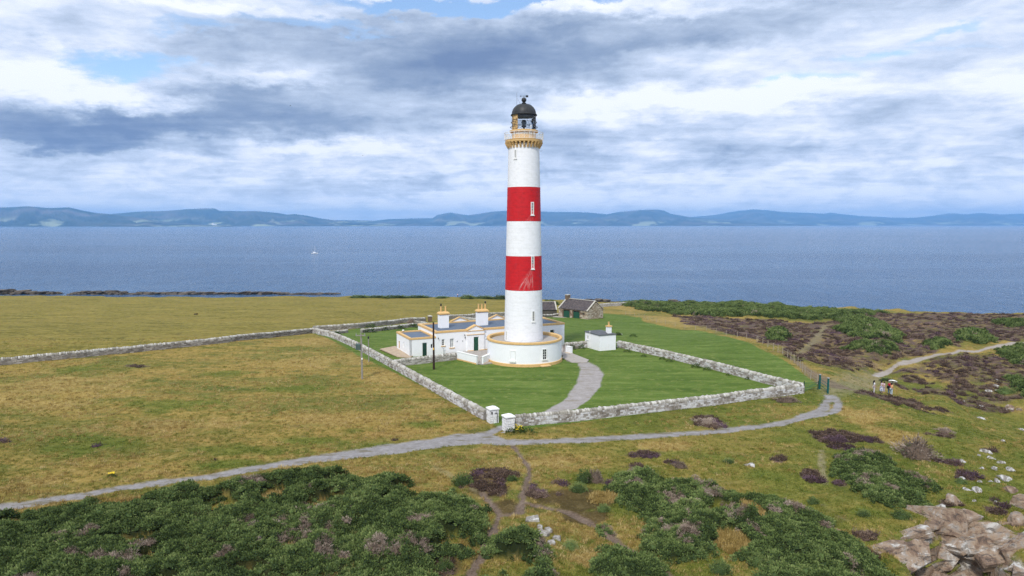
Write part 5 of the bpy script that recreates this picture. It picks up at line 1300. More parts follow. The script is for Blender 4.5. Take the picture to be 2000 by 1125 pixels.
# ------------------------------------------------------------------ gulls
def bird(px, py, Y, label, span=1.1):
    d = ray(px, py); z = Zat(px, py, Y); x = d[0]/d[1]*Y
    root = empty('bird', (x, Y, z), rng.uniform(0, 6), label, 'bird')
    MB().lathe([(.01,-.28),(.09,-.1),(.10,.05),(.05,.2),(.04,.28),(.005,.34)], 8).xf(Matrix.Rotation(R(90), 4, 'Y')).build('body', M_BLACK, root, smooth=True)
    for sg in (1, -1):
        v = [(.10,sg*.05,.02),(-.08,sg*.05,.0),(-.04,sg*span*.28,.16),(.14,sg*span*.26,.18),(-.10,sg*span*.52,.10)]
        v2 = [(a_, b2, c2+.02) for a_, b2, c2 in v]; MB().add(v+v2, [(0,1,2,3),(3,2,4),(8,7,6,5),(9,7,8),(0,3,8,5),(1,0,5,6),(3,4,9,8),(4,2,7,9),(2,1,6,7)]).build('wing', M_BLACK, root)
    MB().add([(-.28,-.03,0),(-.28,.03,0),(-.42,.07,0),(-.42,-.07,0),(-.28,0,.03)], [(0,1,2,3),(0,4,1),(1,4,2),(2,4,3),(3,4,0)]).build('tail', M_BLACK, root)
bird(567, 206.5, 330, 'tiny dark bird high against the grey cloud left of the tower'); bird(708.5, 304, 330, 'tiny dark bird over the pale cloud halfway to the tower'); bird(1056.5, 295.5, 200, 'tiny dark bird just right of the tower gallery')

# ------------------------------------------------------------------ vegetation building blocks
def veg_mat(name, stops, rough=.85, rnd=.5, trans=.12):
    m = bpy.data.materials.new(name); m.use_nodes = True; t = NT(m.node_tree); b = t.n['Principled BSDF']
    b.inputs['Roughness'].default_value = rough; b.inputs['Specular IOR Level'].default_value = .12
    oi = t.node('ShaderNodeObjectInfo').outputs['Random']; pos = t.node('ShaderNodeNewGeometry').outputs['Position']
    f = t.M('ADD', t.attr('tone').outputs['Fac'], t.M('MULTIPLY', t.M('SUBTRACT', oi, .5), rnd))
    f = t.M('ADD', f, t.M('MULTIPLY', t.M('SUBTRACT', t.noise(pos, .28, 4, .6), .5), 1.2))
    t.put(b.inputs['Base Color'], t.ramp(f, stops)); return m
V_GORSE = veg_mat('gorse_leaf', [(.02,(.030,.048,.016)),(.28,(.072,.108,.034)),(.54,(.135,.190,.058)),(1,(.24,.29,.11))])
V_DEAD = veg_mat('dead_gorse_twig', [(.1,(.11,.08,.060)),(.5,(.31,.245,.195)),(1,(.52,.44,.37))])
V_HEATH = veg_mat('heather_sprig', [(.05,(.045,.030,.022)),(.4,(.105,.070,.054)),(.65,(.17,.118,.095)),(1,(.27,.205,.155))])
V_PURP = veg_mat('heather_bloom', [(.1,(.055,.033,.040)),(.5,(.13,.080,.105)),(1,(.24,.165,.19))])
V_GRASS = veg_mat('green_grass_blade', [(.05,(.075,.092,.013)),(.42,(.150,.160,.028)),(.7,(.235,.220,.052)),(1,(.37,.31,.10))])
V_STRAW = veg_mat('straw_grass_blade', [(.05,(.19,.13,.034)),(.42,(.335,.235,.078)),(.7,(.46,.345,.14)),(1,(.60,.49,.25))])
V_BRIGHT = veg_mat('bright_grass_blade', [(.1,(.048,.074,.009)),(.45,(.115,.145,.022)),(.7,(.19,.205,.042)),(1,(.30,.29,.09))])
V_WEED = veg_mat('dark_weed_leaf', [(.1,(.015,.035,.008)),(.5,(.045,.085,.02)),(1,(.10,.15,.04))])
V_CORE = mat('shrub_shade_core', (.012,.020,.008), .95)
V_YEL = mat('yellow_petal', (.75,.55,.02), .6)
vr = random.Random(21)
def shoots(mb, n, rad, hgt, ln, wid, rnd, lo=.0, droop=0, tone=(.2,.8), flat=1.0, zmin=-.1):
    """short leafy shoots standing out of a dome"""
    for _ in range(n):
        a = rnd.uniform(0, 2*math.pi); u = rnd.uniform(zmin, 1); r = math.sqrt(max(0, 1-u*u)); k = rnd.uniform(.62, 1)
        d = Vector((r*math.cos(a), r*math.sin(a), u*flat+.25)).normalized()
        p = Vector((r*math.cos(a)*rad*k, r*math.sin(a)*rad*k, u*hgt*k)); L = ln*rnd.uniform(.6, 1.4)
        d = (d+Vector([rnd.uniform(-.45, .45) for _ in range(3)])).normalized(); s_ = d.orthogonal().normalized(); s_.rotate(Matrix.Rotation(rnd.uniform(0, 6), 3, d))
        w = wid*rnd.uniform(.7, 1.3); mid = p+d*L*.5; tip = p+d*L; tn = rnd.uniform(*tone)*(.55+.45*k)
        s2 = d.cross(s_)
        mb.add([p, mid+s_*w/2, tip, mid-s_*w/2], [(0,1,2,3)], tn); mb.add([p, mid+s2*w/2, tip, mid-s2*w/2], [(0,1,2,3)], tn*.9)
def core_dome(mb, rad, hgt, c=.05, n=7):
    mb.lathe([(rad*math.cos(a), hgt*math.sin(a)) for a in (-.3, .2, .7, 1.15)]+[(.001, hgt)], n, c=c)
VAR = {}
def variant(key, meshes):
    col = bpy.data.collections.new(key); 
    for i, (mb_, m_) in enumerate(meshes):
        me = mb_.mesh('%s_%d' % (key, i)); me.materials.append(m_); o = bpy.data.objects.new('%s_%d' % (key, i), me); col.objects.link(o)
    VAR[key] = col
def mk(n, *a, core=None, **k):
    mb = MB(); 
    if core: core_dome(mb, *core)
    shoots(mb, n, *a, vr, **k); return mb
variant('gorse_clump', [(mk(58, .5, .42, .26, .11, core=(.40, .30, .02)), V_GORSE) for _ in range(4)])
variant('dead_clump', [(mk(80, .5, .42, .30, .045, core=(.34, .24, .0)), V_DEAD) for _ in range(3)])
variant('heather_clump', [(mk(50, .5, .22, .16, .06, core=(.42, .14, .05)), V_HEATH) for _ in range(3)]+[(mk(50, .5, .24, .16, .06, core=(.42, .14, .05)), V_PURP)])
def tuft(n, rad, h, w, heads=False):
    mb = MB()
    for _ in range(n):
        a = vr.uniform(0, 6.28); r = rad*math.sqrt(vr.random()); p = Vector((r*math.cos(a), r*math.sin(a), -.03)); L = h*vr.uniform(.5, 1.2)
        b_ = vr.uniform(0, 6.28); ln = vr.uniform(.1, .6); tip = p+Vector((math.cos(b_)*ln*L, math.sin(b_)*ln*L, L)); md = p.lerp(tip, .55)+Vector((0, 0, L*.10)); s_ = Vector((math.sin(b_+.6), -math.cos(b_+.6), 0))*w/2
        tn = vr.uniform(.2, .75); mb.add([p-s_, p+s_, md+s_*.8, tip, md-s_*.8], [(0,1,2,4),(4,2,3)], tn)
    return mb
variant('grass_tuft', [(tuft(20, .32, .26, .04), V_GRASS) for _ in range(3)]+[(tuft(20, .32, .26, .04), V_BRIGHT) for _ in range(2)]+[(tuft(22, .30, .38, .035), V_STRAW) for _ in range(3)])

def scatter(name, label, pts, scl, idx, key, kind='stuff', tilt=.2, cat=None):
    n = len(pts); 
    if n == 0: return
    me = bpy.data.meshes.new(name); me.vertices.add(n); me.vertices.foreach_set('co', np.asarray(pts, np.float32).ravel())
    a = me.attributes.new('scl', 'FLOAT', 'POINT'); a.data.foreach_set('value', np.asarray(scl, np.float32))
    a = me.attributes.new('var', 'INT', 'POINT'); a.data.foreach_set('value', np.asarray(idx, np.int32))
    rot = np.stack([rng.normal(0, tilt, n), rng.normal(0, tilt, n), rng.uniform(0, 6.283, n)], -1).astype(np.float32)
    a = me.attributes.new('rot', 'FLOAT_VECTOR', 'POINT'); a.data.foreach_set('vector', rot.ravel())
    o = bpy.data.objects.new(name, me); COL.objects.link(o); tag(o, label, cat, kind=kind)
    ng = bpy.data.node_groups.new(name, 'GeometryNodeTree')
    ng.interface.new_socket('Geometry', in_out='INPUT', socket_type='NodeSocketGeometry'); ng.interface.new_socket('Geometry', in_out='OUTPUT', socket_type='NodeSocketGeometry')
    N = ng.nodes; L = ng.links; gi = N.new('NodeGroupInput'); go = N.new('NodeGroupOutput'); ip = N.new('GeometryNodeInstanceOnPoints')
    ci = N.new('GeometryNodeCollectionInfo'); ci.inputs[0].default_value = VAR[key]; ci.inputs['Separate Children'].default_value = True; ci.inputs['Reset Children'].default_value = True
    def na(nm, dt): x = N.new('GeometryNodeInputNamedAttribute'); x.data_type = dt; x.inputs[0].default_value = nm; return next(s_ for s_ in x.outputs if s_.enabled and s_.name == 'Attribute')
    L.new(gi.outputs[0], ip.inputs['Points']); L.new(ci.outputs[0], ip.inputs['Instance']); ip.inputs['Pick Instance'].default_value = True
    L.new(na('var', 'INT'), ip.inputs['Instance Index']); L.new(na('scl', 'FLOAT'), ip.inputs['Scale'])
    er = N.new('FunctionNodeEulerToRotation'); L.new(na('rot', 'FLOAT_VECTOR'), er.inputs[0]); L.new(er.outputs[0], ip.inputs['Rotation'])
    L.new(ip.outputs[0], go.inputs[0])
    md = o.modifiers.new('scatter', 'NODES'); md.node_group = ng; return o

# gorse thickets
DEADS = [(600,1045,55,28),(640,1100,40,18),(610,990,24,12),(480,955,40,12),(215,975,45,9),(170,1070,40,16),(215,1115,60,14),(895,968,36,14),(960,1000,18,12),(815,1040,22,12),(780,1095,50,14),(830,1090,20,14),(460,1110,40,12),(1330,1050,36,28),(1360,960,40,12),(1400,990,40,14),(1440,1015,30,14),(1320,990,24,14),(1220,1065,26,18),(1195,1045,16,14),(1340,1020,26,12),(1640,1045,30,8),(1560,1010,30,12),(1240,930,20,8),(1055,1085,30,18),(1040,1120,40,12),(1690,950,30,10),(1730,965,24,8),(1700,905,50,8),(1790,945,24,10),(1460,960,20,6),(1560,1075,20,8),(20,1095,25,8)]
def deadness(X, Y):
    m = np.full(X.shape, -9.)
    for q_ in DEADS: m = np.maximum(m, blob(X, Y, *q_))
    return m
LBL = {'left':'dense dark green gorse thicket filling the lower left slope','centre':'gorse thicket with grey dead stems beside the trodden path at bottom centre','diagonal':'broad gorse thicket streaked with dead grey stems right of the peat patch',
 'right':'rounded gorse bank on the slope above the cliff','strip':'narrow strip of half dead gorse along the lower footpath','skyline':'long dark gorse bank along the skyline of the moor','moor_a':'gorse patch on the moor just below the skyline path',
 'moor_b':'low gorse patch above the meeting of the moor paths','moor_c':'small round gorse patch in the middle of the near moor','moor_d':'grey green gorse patch near the upper end of the gravel path','moor_e':'gorse patch below the upper gravel path at right',
 'moor_f':'gorse patch beside pale rocks at far right of the slope','moor_g':'yellow green gorse strip on the moor at the right edge','moor_h':'small gorse patch just above the gravel path'}
for k, (pl, h) in THW.items():
    x0, y0 = pl.min(0)-.5; x1, y1 = pl.max(0)+.5; x0 = max(x0, -62); y0 = max(y0, 24); yc_ = (y0+y1)/2
    sp_ = .30 if yc_ < 75 else .55 if yc_ < 130 else .85
    gx_, gy_ = np.meshgrid(np.arange(x0, x1, sp_), np.arange(y0, y1, sp_)); gx_ = gx_.ravel()+rng.uniform(-.5, .5, gx_.size)*sp_; gy_ = gy_.ravel()+rng.uniform(-.5, .5, gy_.size)*sp_
    keep = np.abs(gx_/np.maximum(gy_, 1)) < 1.05; gx_ = gx_[keep]; gy_ = gy_[keep]
    gh = gorse_h(gx_, gy_, k); m_ = gh > .10; gx_, gy_, gh = gx_[m_], gy_[m_], gh[m_]
    if not len(gx_): continue
    gz_ = H0(gx_, gy_)+gh*.92-.10*sp_/.3+rng.normal(0, .05, len(gx_))
    dn = deadness(gx_, gy_)*.8+(fbm(gx_/.9, gy_/.9, 3, 91)-.5)*2.6+rng.normal(0, .30, len(gx_))-.28; dn2 = fbm(gx_/1.6, gy_/1.6, 3, 93)
    dd = (dn > .15) | (dn2 > .77)
    base = sp_*1.75
    sc_ = rng.uniform(.75, 1.3, len(gx_))*base
    P3 = np.stack([gx_, gy_, gz_], -1); lv = ~dd
    root = scatter('gorse_thicket', LBL[k], P3[lv], sc_[lv], rng.integers(0, 4, lv.sum()), 'gorse_clump', tilt=.35)
    if dd.sum() > 3:
        o2 = scatter('dead_stems', None, P3[dd], sc_[dd]*.95, rng.integers(0, 3, dd.sum()), 'dead_clump', tilt=.35)
        if root: o2.parent = root

# grass tufts: thinner with distance
def fan_points(n, y0, y1, seed, tm=.86):
    r_ = np.random.default_rng(seed); u = r_.random(n); Y = 1/(1/y0+(1/y1-1/y0)*u); a = r_.uniform(-tm, tm, n); return a*Y, Y
fx_, fy_ = fan_points(105000, 29, 125, 5)
rg_ = regions(fx_, fy_); gg = gorse_h(fx_, fy_)
ban = np.maximum.reduce([rg_['lawn'], rg_['drive'], rg_['track'], rg_['path'], np.minimum(rg_['dirt']*1.6, 1.2), ss((gg-.12)/.30), rg_['peat']*1.1, rg_['heather']*.62, rg_['worn']*.75])
dcv = sdf_poly(fx_, fy_, cove)
keep = (ban < rng.random(len(fx_))*.9+.1) & (dcv < -.3+1.5*rng.random(len(fx_))) & (fbm(fx_/5, fy_/5, 3, 14)+rng.random(len(fx_))*.5 > .42)
fx_, fy_ = fx_[keep], fy_[keep]; dr_ = rg_['dry'][keep]; bt_ = rg_['bright'][keep]
pn = fbm(fx_/9, fy_/4, 4, 15)+rng.normal(0, .07, len(fx_))
typ = np.where(dr_ > rng.random(len(fx_))*.8+.1, 5, np.where(bt_ > rng.random(len(fx_)), 3, np.where(pn > .545, 5, 0)))
var = typ+np.where(typ == 3, rng.integers(0, 2, len(fx_)), rng.integers(0, 3, len(fx_)))
inb = W1[0], W1[-1]
scatter('grass', 'rough grass tufts and straw coloured stems all over the open ground', np.stack([fx_, fy_, H1(fx_, fy_)-.02], -1), rng.uniform(.30, .85, len(fx_))*np.where(typ == 5, .85, .8), var, 'grass_tuft')
# tall straw in the gaps of the thickets
hp = []; 
for c, wx, wy in HC:
    n_ = int(60*wx*wy*3.1)
    aa = rng.uniform(0, 6.28, n_); rr2 = np.sqrt(rng.random(n_))*.95; hp.append(np.stack([c[0]+wx*rr2*np.cos(aa), c[1]+wy*rr2*np.sin(aa)], -1))
hp = np.concatenate(hp); scatter('tall_grass', 'tall straw coloured grass standing in gaps of the gorse', np.stack([hp[:,0], hp[:,1], H1(hp[:,0], hp[:,1])], -1), rng.uniform(.5, 1.1, len(hp)), rng.integers(5, 8, len(hp)), 'grass_tuft')
# heather
fx_, fy_ = fan_points(90000, 29, 235, 6); rg_ = regions(fx_, fy_); gg = gorse_h(fx_, fy_)
keep = (rg_['heather']*(.35+1.2*fbm(fx_/1.6, fy_/1.6, 3, 87)) > .25+.75*rng.random(len(fx_))) & (np.maximum(rg_['worn'], np.maximum(rg_['path'], rg_['dirt'])) < .4) & (gg < .1) & (sdf_poly(fx_, fy_, cove) < 0) & (fy_ < coastY(fx_, fy_)-1)
fx_, fy_ = fx_[keep], fy_[keep]
pu = fbm(fx_/3, fy_/3, 3, 16); scatter('heather', 'low purple brown heather sprigs in patches and over the moor', np.stack([fx_, fy_, H0(fx_, fy_)], -1), rng.uniform(.32, .72, len(fx_))*(1+fy_/130), np.where(pu+rng.normal(0, .06, len(fx_)) > .66, 3, rng.integers(0, 3, len(fx_))), 'heather_clump')

# ------------------------------------------------------------------ single bushes and plants
def bush_mesh(name, m, n=900, ln=.16, wd_=.06, tone=(.15, .85), seed=1, lump=.25, core=True):
    r_ = random.Random(seed); mb = MB()
    if core: core_dome(mb, .80, .74, .0, 12)
    L = [(r_.uniform(0, 6.28), r_.uniform(.1, 1), r_.uniform(.2, .5)) for _ in range(9)]
    i0 = len(mb.v); shoots(mb, n, 1.0, 1.0, ln, wd_, r_, tone=tone, zmin=-.05)
    for i in range(i0, len(mb.v)):
        v = Vector(mb.v[i]); k = 1+lump*(math.sin(v.x*4.1+seed)*math.cos(v.y*3.7+seed*2)+.5*math.sin(v.x*9+v.z*6)); mb.v[i] = (v.x*k, v.y*k, v.z*(k*.5+.5)*(1 if v.z > 0 else .3))
    me = mb.mesh(name); me.materials.append(m); return me
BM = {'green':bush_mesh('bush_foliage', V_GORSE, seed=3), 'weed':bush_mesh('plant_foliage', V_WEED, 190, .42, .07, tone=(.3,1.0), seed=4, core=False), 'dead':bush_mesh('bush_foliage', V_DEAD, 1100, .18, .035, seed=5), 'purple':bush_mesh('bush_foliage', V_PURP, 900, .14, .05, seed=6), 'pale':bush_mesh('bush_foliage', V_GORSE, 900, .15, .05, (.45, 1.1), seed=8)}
def bush(px, py, rx, h, kind, label, cat='bush', group=None, ry=None, z=None):
    """px,py: foot centre in the picture, rx half width in picture pixels, h height in metres"""
    x, y = Gx(px, py); w = rx/F*fwd(y, 0); ry = ry or w*.8
    o = bpy.data.objects.new('bush' if kind != 'weed' else 'plant', BM[kind]); COL.objects.link(o); o.location = (x, y+ry*.6, (Hf(x, y) if z is None else z)-.05); o.scale = (w, ry, h); o.rotation_euler = (0, 0, 0)
    tag(o, label, cat if kind != 'weed' else 'plant', group, 'thing'); return o
bush(1143,944,18,1.0,'green','small round green gorse bush left of its grey dead half'); bush(1163,944,17,1.0,'dead','grey dead half of the small round bush in the grass')
bush(1131,962,18,.7,'pale','low pale green bush at the left edge of the peat patch'); bush(903,950,22,.9,'pale','grey green bush between two heather patches below the track')
bush(1803,898,34,1.6,'dead','dark wind shaped bush alone on the right slope', ry=1.6); bush(1786,893,18,1.0,'green','green left edge clump of the wind shaped bush on the right slope')
bush(868,1118,18,.7,'green','small green shrub on the brown ground at the bottom'); bush(1483,1108,20,.8,'green','small bright green shrub in the grassy gap at lower right')
for i, (px_, py_, r_, h_, kd, lb) in enumerate([(1525,1010,16,.6,'pale','low grey green bush at the edge of the broad right thicket'),(1590,985,12,.5,'green','small dark bush above the broad right thicket'),(1425,905,12,.4,'pale','tiny grey green bush left of the lone white boulder'),
    (1330,915,14,.5,'dead','withered twiggy bush above the broad right thicket'),(1765,1015,20,.6,'green','dark bush at the lower edge of the rounded gorse bank'),(1690,1010,14,.5,'pale','pale bush in bright grass below the rounded gorse bank'),(1880,945,12,.4,'green','dark low bush amid the rock scatter'),
    (1850,845,16,.4,'dead','brown twiggy patch in the middle of the right slope'),(1970,770,18,.9,'green','dense green bush beside the pale rock heap at far right'),(1735,745,14,.5,'pale','grey bush beside the lower end of the gravel path'),(1115,1075,16,.6,'pale','grey green bush in straw grass right of the slab group'),(1000,940,12,.4,'green','small bush left of the trodden path fork'),
    (1180,1000,14,.5,'green','small bush on the right rim of the brown peat patch')]):
    bush(px_, py_, r_, h_, kd, lb, group='small bushes scattered over the near slope')
bush(1410,1122,24,.7,'green','low green shrub at the bottom edge right of centre')
bush(1540,786,26,.55,'dead','low dark bush below the right corner of the whitewashed wall', ry=1.0); bush(1385,831,26,.5,'dead','brown withered bush in the verge below the front wall', ry=1.2)
bush(1208,655,7,.6,'green','small dark bush on the lawn behind the outhouse'); bush(1237,658,7,.5,'weed','weedy clump on the lawn right of the outhouse')
bush(1640,865,24,.5,'purple','purple heather bush above the rounded gorse bank', ry=1.0); bush(1700,864,12,.4,'purple','small purple heather clump right of the larger one', ry=.8)
for i, (px_, py_, lb) in enumerate([(1225,688,'nearest the outhouse'),(1258,697,'second from the outhouse'),(1294,703,'third from the outhouse'),(1308,707,'midway along the wall, in a pair'),(1360,719,'fifth along and tallest'),(1382,724,'right after the taller one'),(1422,734,'small and alone'),(1460,742,'near the far corner')]):
    bush(px_, py_, [7,6,6,7,9,8,4,5][i], [.4,.35,.45,.4,.6,.5,.3,.35][i], 'weed', 'weeds at the foot of the inner right wall, '+lb, group='weeds along the inner right wall')
for i, (px_, py_, r_, lb) in enumerate([(650,656,14,'in the left lawn corner'),(722,650,10,'at the end of the low garden wall'),(745,646,12,'along the low garden wall'),(775,643,13,'midway on the low garden wall'),(805,640,10,'near the annex on the low garden wall'),(722,641,12,'below the tall back wall'),
        (827,709,6,'at the foot of the grey yard wall, left'),(842,708,5,'at the foot of the grey yard wall, beside the pole'),(886,702,8,'where the grey yard wall meets the white one'),(1118,683,6,'at the yard wall by the drum'),(1136,682,6,'at the yard wall by the outhouse')]):
    bush(px_, py_, r_, .7, 'weed', 'dark green weeds '+lb, group='weeds at the wall feet')
bush(803,634,9,1.3,'dead','dark twiggy shrub behind the cottage back wall end')
for i, (px_, py_, r_, h_, lb) in enumerate([(700,581,22,1.2,'left end'),(735,581,20,1.0,'second'),(772,581.5,30,1.2,'third, long and flat'),(815,581.5,24,1.2,'fourth'),(862,582,14,.8,'small fifth'),(912,583,16,1.7,'round, near the chimney pots'),(945,583,22,1.3,'low, left of the tower'),(978,584,16,1.8,'right beside the tower')]):
    x_, y_ = Gx(px_, py_); bush(px_, py_+1, r_, h_*.9, 'green', 'dark green shrub on the far shore edge of the pasture, '+lb, group='shrubs on the shore edge', ry=4)
for i, (px_, py_, r_, h_) in enumerate([(1075,596,18,1.8),(1110,596,14,1.6),(1290,598,20,1.5)]):
    bush(px_, py_, r_, h_, 'green', ['dark bush between the tower and the garage chimney','dark bush behind the garage ridge','dark bush at the left end of the skyline gorse'][i], ry=3)
# ragwort by the gate pillar
x, y = Gx(1014, 845); rw = empty('flowering_plant', (x, y, Hf(x, y)), 0, 'clump of yellow flowers beside the right gate pillar', 'plant')
o = link_copy('foliage', BM['weed'], rw, (0,0,0), (0,0,0), (.55,.45,.6)); q = MB(); r_ = random.Random(2)
for k in range(46):
    a = r_.uniform(0, 6.28); rr2 = r_.uniform(0, .45); xx, yy2, zz2 = rr2*math.cos(a)-.05, rr2*math.sin(a)-.1, .55+r_.uniform(-.2, .25)
    q.lathe([(.005, zz2-.02), (.055, zz2), (.03, zz2+.02), (.004, zz2+.02)], 6, xx, yy2)
q.build('flowers', V_YEL, rw, kind='stuff')
x, y = Gx(219, 932.5); rw = empty('flowering_plant', (x, y, Hf(x, y)), 0, 'bright yellow flower clump in the verge at far left', 'plant'); link_copy('foliage', BM['weed'], rw, (0,0,0), (0,0,0), (.3,.25,.3)); q = MB()
for k in range(24): a = r_.uniform(0, 6.28); rr2 = r_.uniform(0, .25); q.lathe([(.005,.35),(.06,.38),(.03,.41),(.004,.41)], 6, rr2*math.cos(a), rr2*math.sin(a))
q.build('flowers', V_YEL, rw, kind='stuff')
x, y = Gx(1017, 842); bush(1030, 848, 16, .5, 'weed', 'dark weeds at the wall foot right of the yellow flowers'); bush(997, 848, 10, .5, 'weed', 'weeds at the foot of the right gate pillar')

# ------------------------------------------------------------------ rocks
def ico_rock(seed, flat=.42, sub=3, jag=.5):
    import bmesh
    bm = bmesh.new(); bmesh.ops.create_icosphere(bm, subdivisions=sub, radius=1); r_ = random.Random(seed)
    pl = [(Vector((r_.uniform(-1,1), r_.uniform(-1,1), r_.uniform(-.4,.8))).normalized(), r_.uniform(.35,.8)) for _ in range(14)]
    for v in bm.verts:
        for n_, d_ in pl:
            e = v.co.dot(n_)-d_
            if e > 0: v.co -= n_*e*.92
        a = v.co.copy(); k = 1+jag*.35*(math.sin(a.x*5+seed)+math.sin(a.y*6+seed*2)*math.cos(a.z*5))
        lay = round(a.z*3.5)/3.5; v.co = Vector((a.x*k, a.y*k, (a.z*.5+lay*.5)*flat))
    me = bpy.data.meshes.new('rock'); bm.to_mesh(me); bm.free(); me.materials.append(M_BOULD); return me
RM = [ico_rock(s_) for s_ in range(6)]
RK = [(1466,909,11,.5,'white boulder alone in the grass right of centre'),(1958,862,8,.4,'pale boulder high on the grassy right slope'),(1928,884,14,.45,'wide pale rock at the top of the rock scatter'),(1913,890,5,.2,'small stone left of the wide pale rock'),(1936,896,9,.35,'pale rock just under the wide one'),
 (1881,902,9,.3,'flat pale rock under the yellow green mound'),(1917,915,5,.35,'small upright stone in the rock scatter'),(1940,916,10,.5,'chunky pale rock in the middle of the rock scatter'),(1956,904,12,.3,'long low slab trending down right'),(1976,919,13,.35,'long pale slab near the right edge'),
 (1966,937,17,.65,'biggest grey slab of the rock scatter'),(1948,941,9,.4,'grey rock leaning on the biggest slab'),(1934,940,5,.2,'small stone left of the biggest slab'),(1877,936,12,.5,'split pale rock below the heather at right'),(1914,942,6,.3,'narrow stone above the pointed slab'),
 (1910,959,14,.5,'pointed pale slab on the slope above the cliff'),(1888,957,9,.3,'low stone left of the pointed slab'),(1864,984,26,1.0,'large layered outcrop on the slope above the cliff'),(1838,990,10,.5,'pale rock at the left foot of the large outcrop'),(1870,1003,8,.4,'small rock under the large outcrop'),
 (1903,979,5,.25,'tiny stone right of the large outcrop'),(1945,981,4,.2,'tiny stone far right of the large outcrop'),(1662,1064,13,.35,'white rock in the grass near the lower right gorse'),(1654,1078,7,.3,'smaller white rock under the other by the gorse'),(1945,742,5,.3,'topmost stone of the pale heap on the moor slope'),
 (1943,754,11,.5,'broad upper rock of the pale heap on the moor slope'),(1933,765,9,.45,'left lower rock of the pale heap on the moor slope'),(1950,765,7,.4,'right lower rock of the pale heap on the moor slope'),(1918,795,7,.5,'blocky pale rock beside dark heather'),(1883,784,5,.2,'small white stone in bright grass on the slope'),
 (1914,817,11,.4,'long white rock lying on the grassy slope'),(1993,839,10,.4,'white rock at the right edge of the picture, below the others'),(1992,801,7,.4,'grey rock at the right edge beside the dark crag'),(1975,799,13,.8,'dark slanted crag near the right edge'),(1711,734,8,.15,'flat cream stone at the lower end of the gravel path'),
 (1212,653,7,.35,'whitish stones heaped on the lawn behind the outhouse'),(983,845,5,.22,'cream stone at the left foot of the right gate pillar'),(1394,597,24,1.8,'pale rock hump on the shore behind the skyline gorse'),(1995,990,22,1.6,'tall banded outcrop at the right edge above the cliff'),(1990,1025,24,1.3,'lower banded outcrop at the right edge above the cliff'),(1978,960,16,.8,'top block of the banded outcrop at the right edge')]
for i, (px_, py_, r_, h_, lb) in enumerate(RK):
    x, y = Gx(px_, py_); w = r_/F*fwd(y, 0); o = bpy.data.objects.new('boulder', RM[i % 6]); COL.objects.link(o)
    o.location = (x, y, Hf(x, y)+h_*.12); o.scale = (w*1.1, w*.8, h_/.42*.6); o.rotation_euler = (rng.uniform(-.1, .1), .18, rng.uniform(-.5, .5)); tag(o, lb, 'rock', 'rocks scattered over the coast slopes' if r_ < 20 else None, 'thing')
    if 'crag' in lb or 'banded' in lb or 'layered' in lb:
        me = o.data.copy(); me.materials[0] = M_ROCK; o.data = me
# squared slabs lying in the grass near bottom centre
for i, (px_, py_, r_, rz_, lb) in enumerate([(1040,1017,13,.1,'longest pale slab lying at the top of the slab group'),(1061,1045,11,-.5,'square pale slab in the middle of the slab group'),(1056,1032,6,-.4,'small tilted slab above the square one'),(1073,1038,7,-.9,'upright pale slab right of the square one'),(1076,1062,8,.3,'thick pale slab lowest in the group'),(1087,1054,7,-.3,'narrow slab right of the lowest one')]):
    x, y = Gx(px_, py_); w = r_/F*fwd(y, 0)*1.05; q = MB(); j = [rng.uniform(-.08, .08) for _ in range(16)]
    b0 = [(-w+j[0],-w*.5+j[1]),(w+j[2],-w*.45+j[3]),(w*.9+j[4],w*.5+j[5]),(-w*.95+j[6],w*.55+j[7])]; q.prism(b0, -.1, .18)
    q.v[4:] = [(v[0]*.94, v[1]*.94, v[2]) for v in q.v[4:]]
    o = q.build('stone_slab', M_BOULD, label=lb, cat='slab', group='stone slabs in the grass at bottom centre', kind='thing'); o.location = (x, y, Hf(x, y)+.05); o.rotation_euler = (.15+j[8], j[9]*2, rz_)
# ledges of the cliff: angular sandstone slabs in courses stepping down the face
def slab_mesh(seed):
    r_ = random.Random(seed); q = MB(); n_ = r_.choice((5, 6, 7)); an = sorted(2*math.pi*(k+r_.uniform(-.3,.3))/n_ for k in range(n_))
    sq = lambda a: 1/max(abs(math.cos(a)), abs(math.sin(a)))*.86
    base = [(math.cos(a)*sq(a), math.sin(a)*sq(a)) for a in an]; z = -.5; nl = r_.choice((2, 3, 3))
    for l in range(nl):
        h_ = (1.0/nl)*r_.uniform(.75, 1.2); sx, sy = r_.uniform(-.07,.07), r_.uniform(-.12,.12); k = r_.uniform(.88, 1.06)
        p_ = [(x*k+sx+r_.uniform(-.05,.05), y*k+sy+r_.uniform(-.05,.05)) for x, y in base]; tl = r_.uniform(-.06,.06)
        i0 = len(q.v); q.prism(p_, z, z+h_-.03)
        m_ = len(p_); q.v[i0+m_:] = [(x*.96, y*.95, zz2+tl*x+r_.uniform(-.03,.03)) for x, y, zz2 in q.v[i0+m_:]]; z += h_
    me = q.mesh('rock_ledge'); me.materials.append(M_ROCK); return me
LM = [slab_mesh(s_) for s_ in range(9)]
x, y = Gx(1800, 1040); cliff = empty('cliff_ledges', (x, y, Hf(x, y)), 0, 'layered sandstone ledges cropping out of the cliff at bottom right', 'cliff')
o0 = cliff.location; ct = [Vector(p) for p in cove_top]; r_ = random.Random(44)
seglen = [(ct[k+1]-ct[k]).length for k in range(len(ct)-1)]; tot_ = sum(seglen)
def at_top(s_):
    for k, L2 in enumerate(seglen):
        if s_ <= L2 or k == len(seglen)-1:
            d_ = (ct[k+1]-ct[k])/L2; return ct[k]+d_*s_, d_
        s_ -= L2
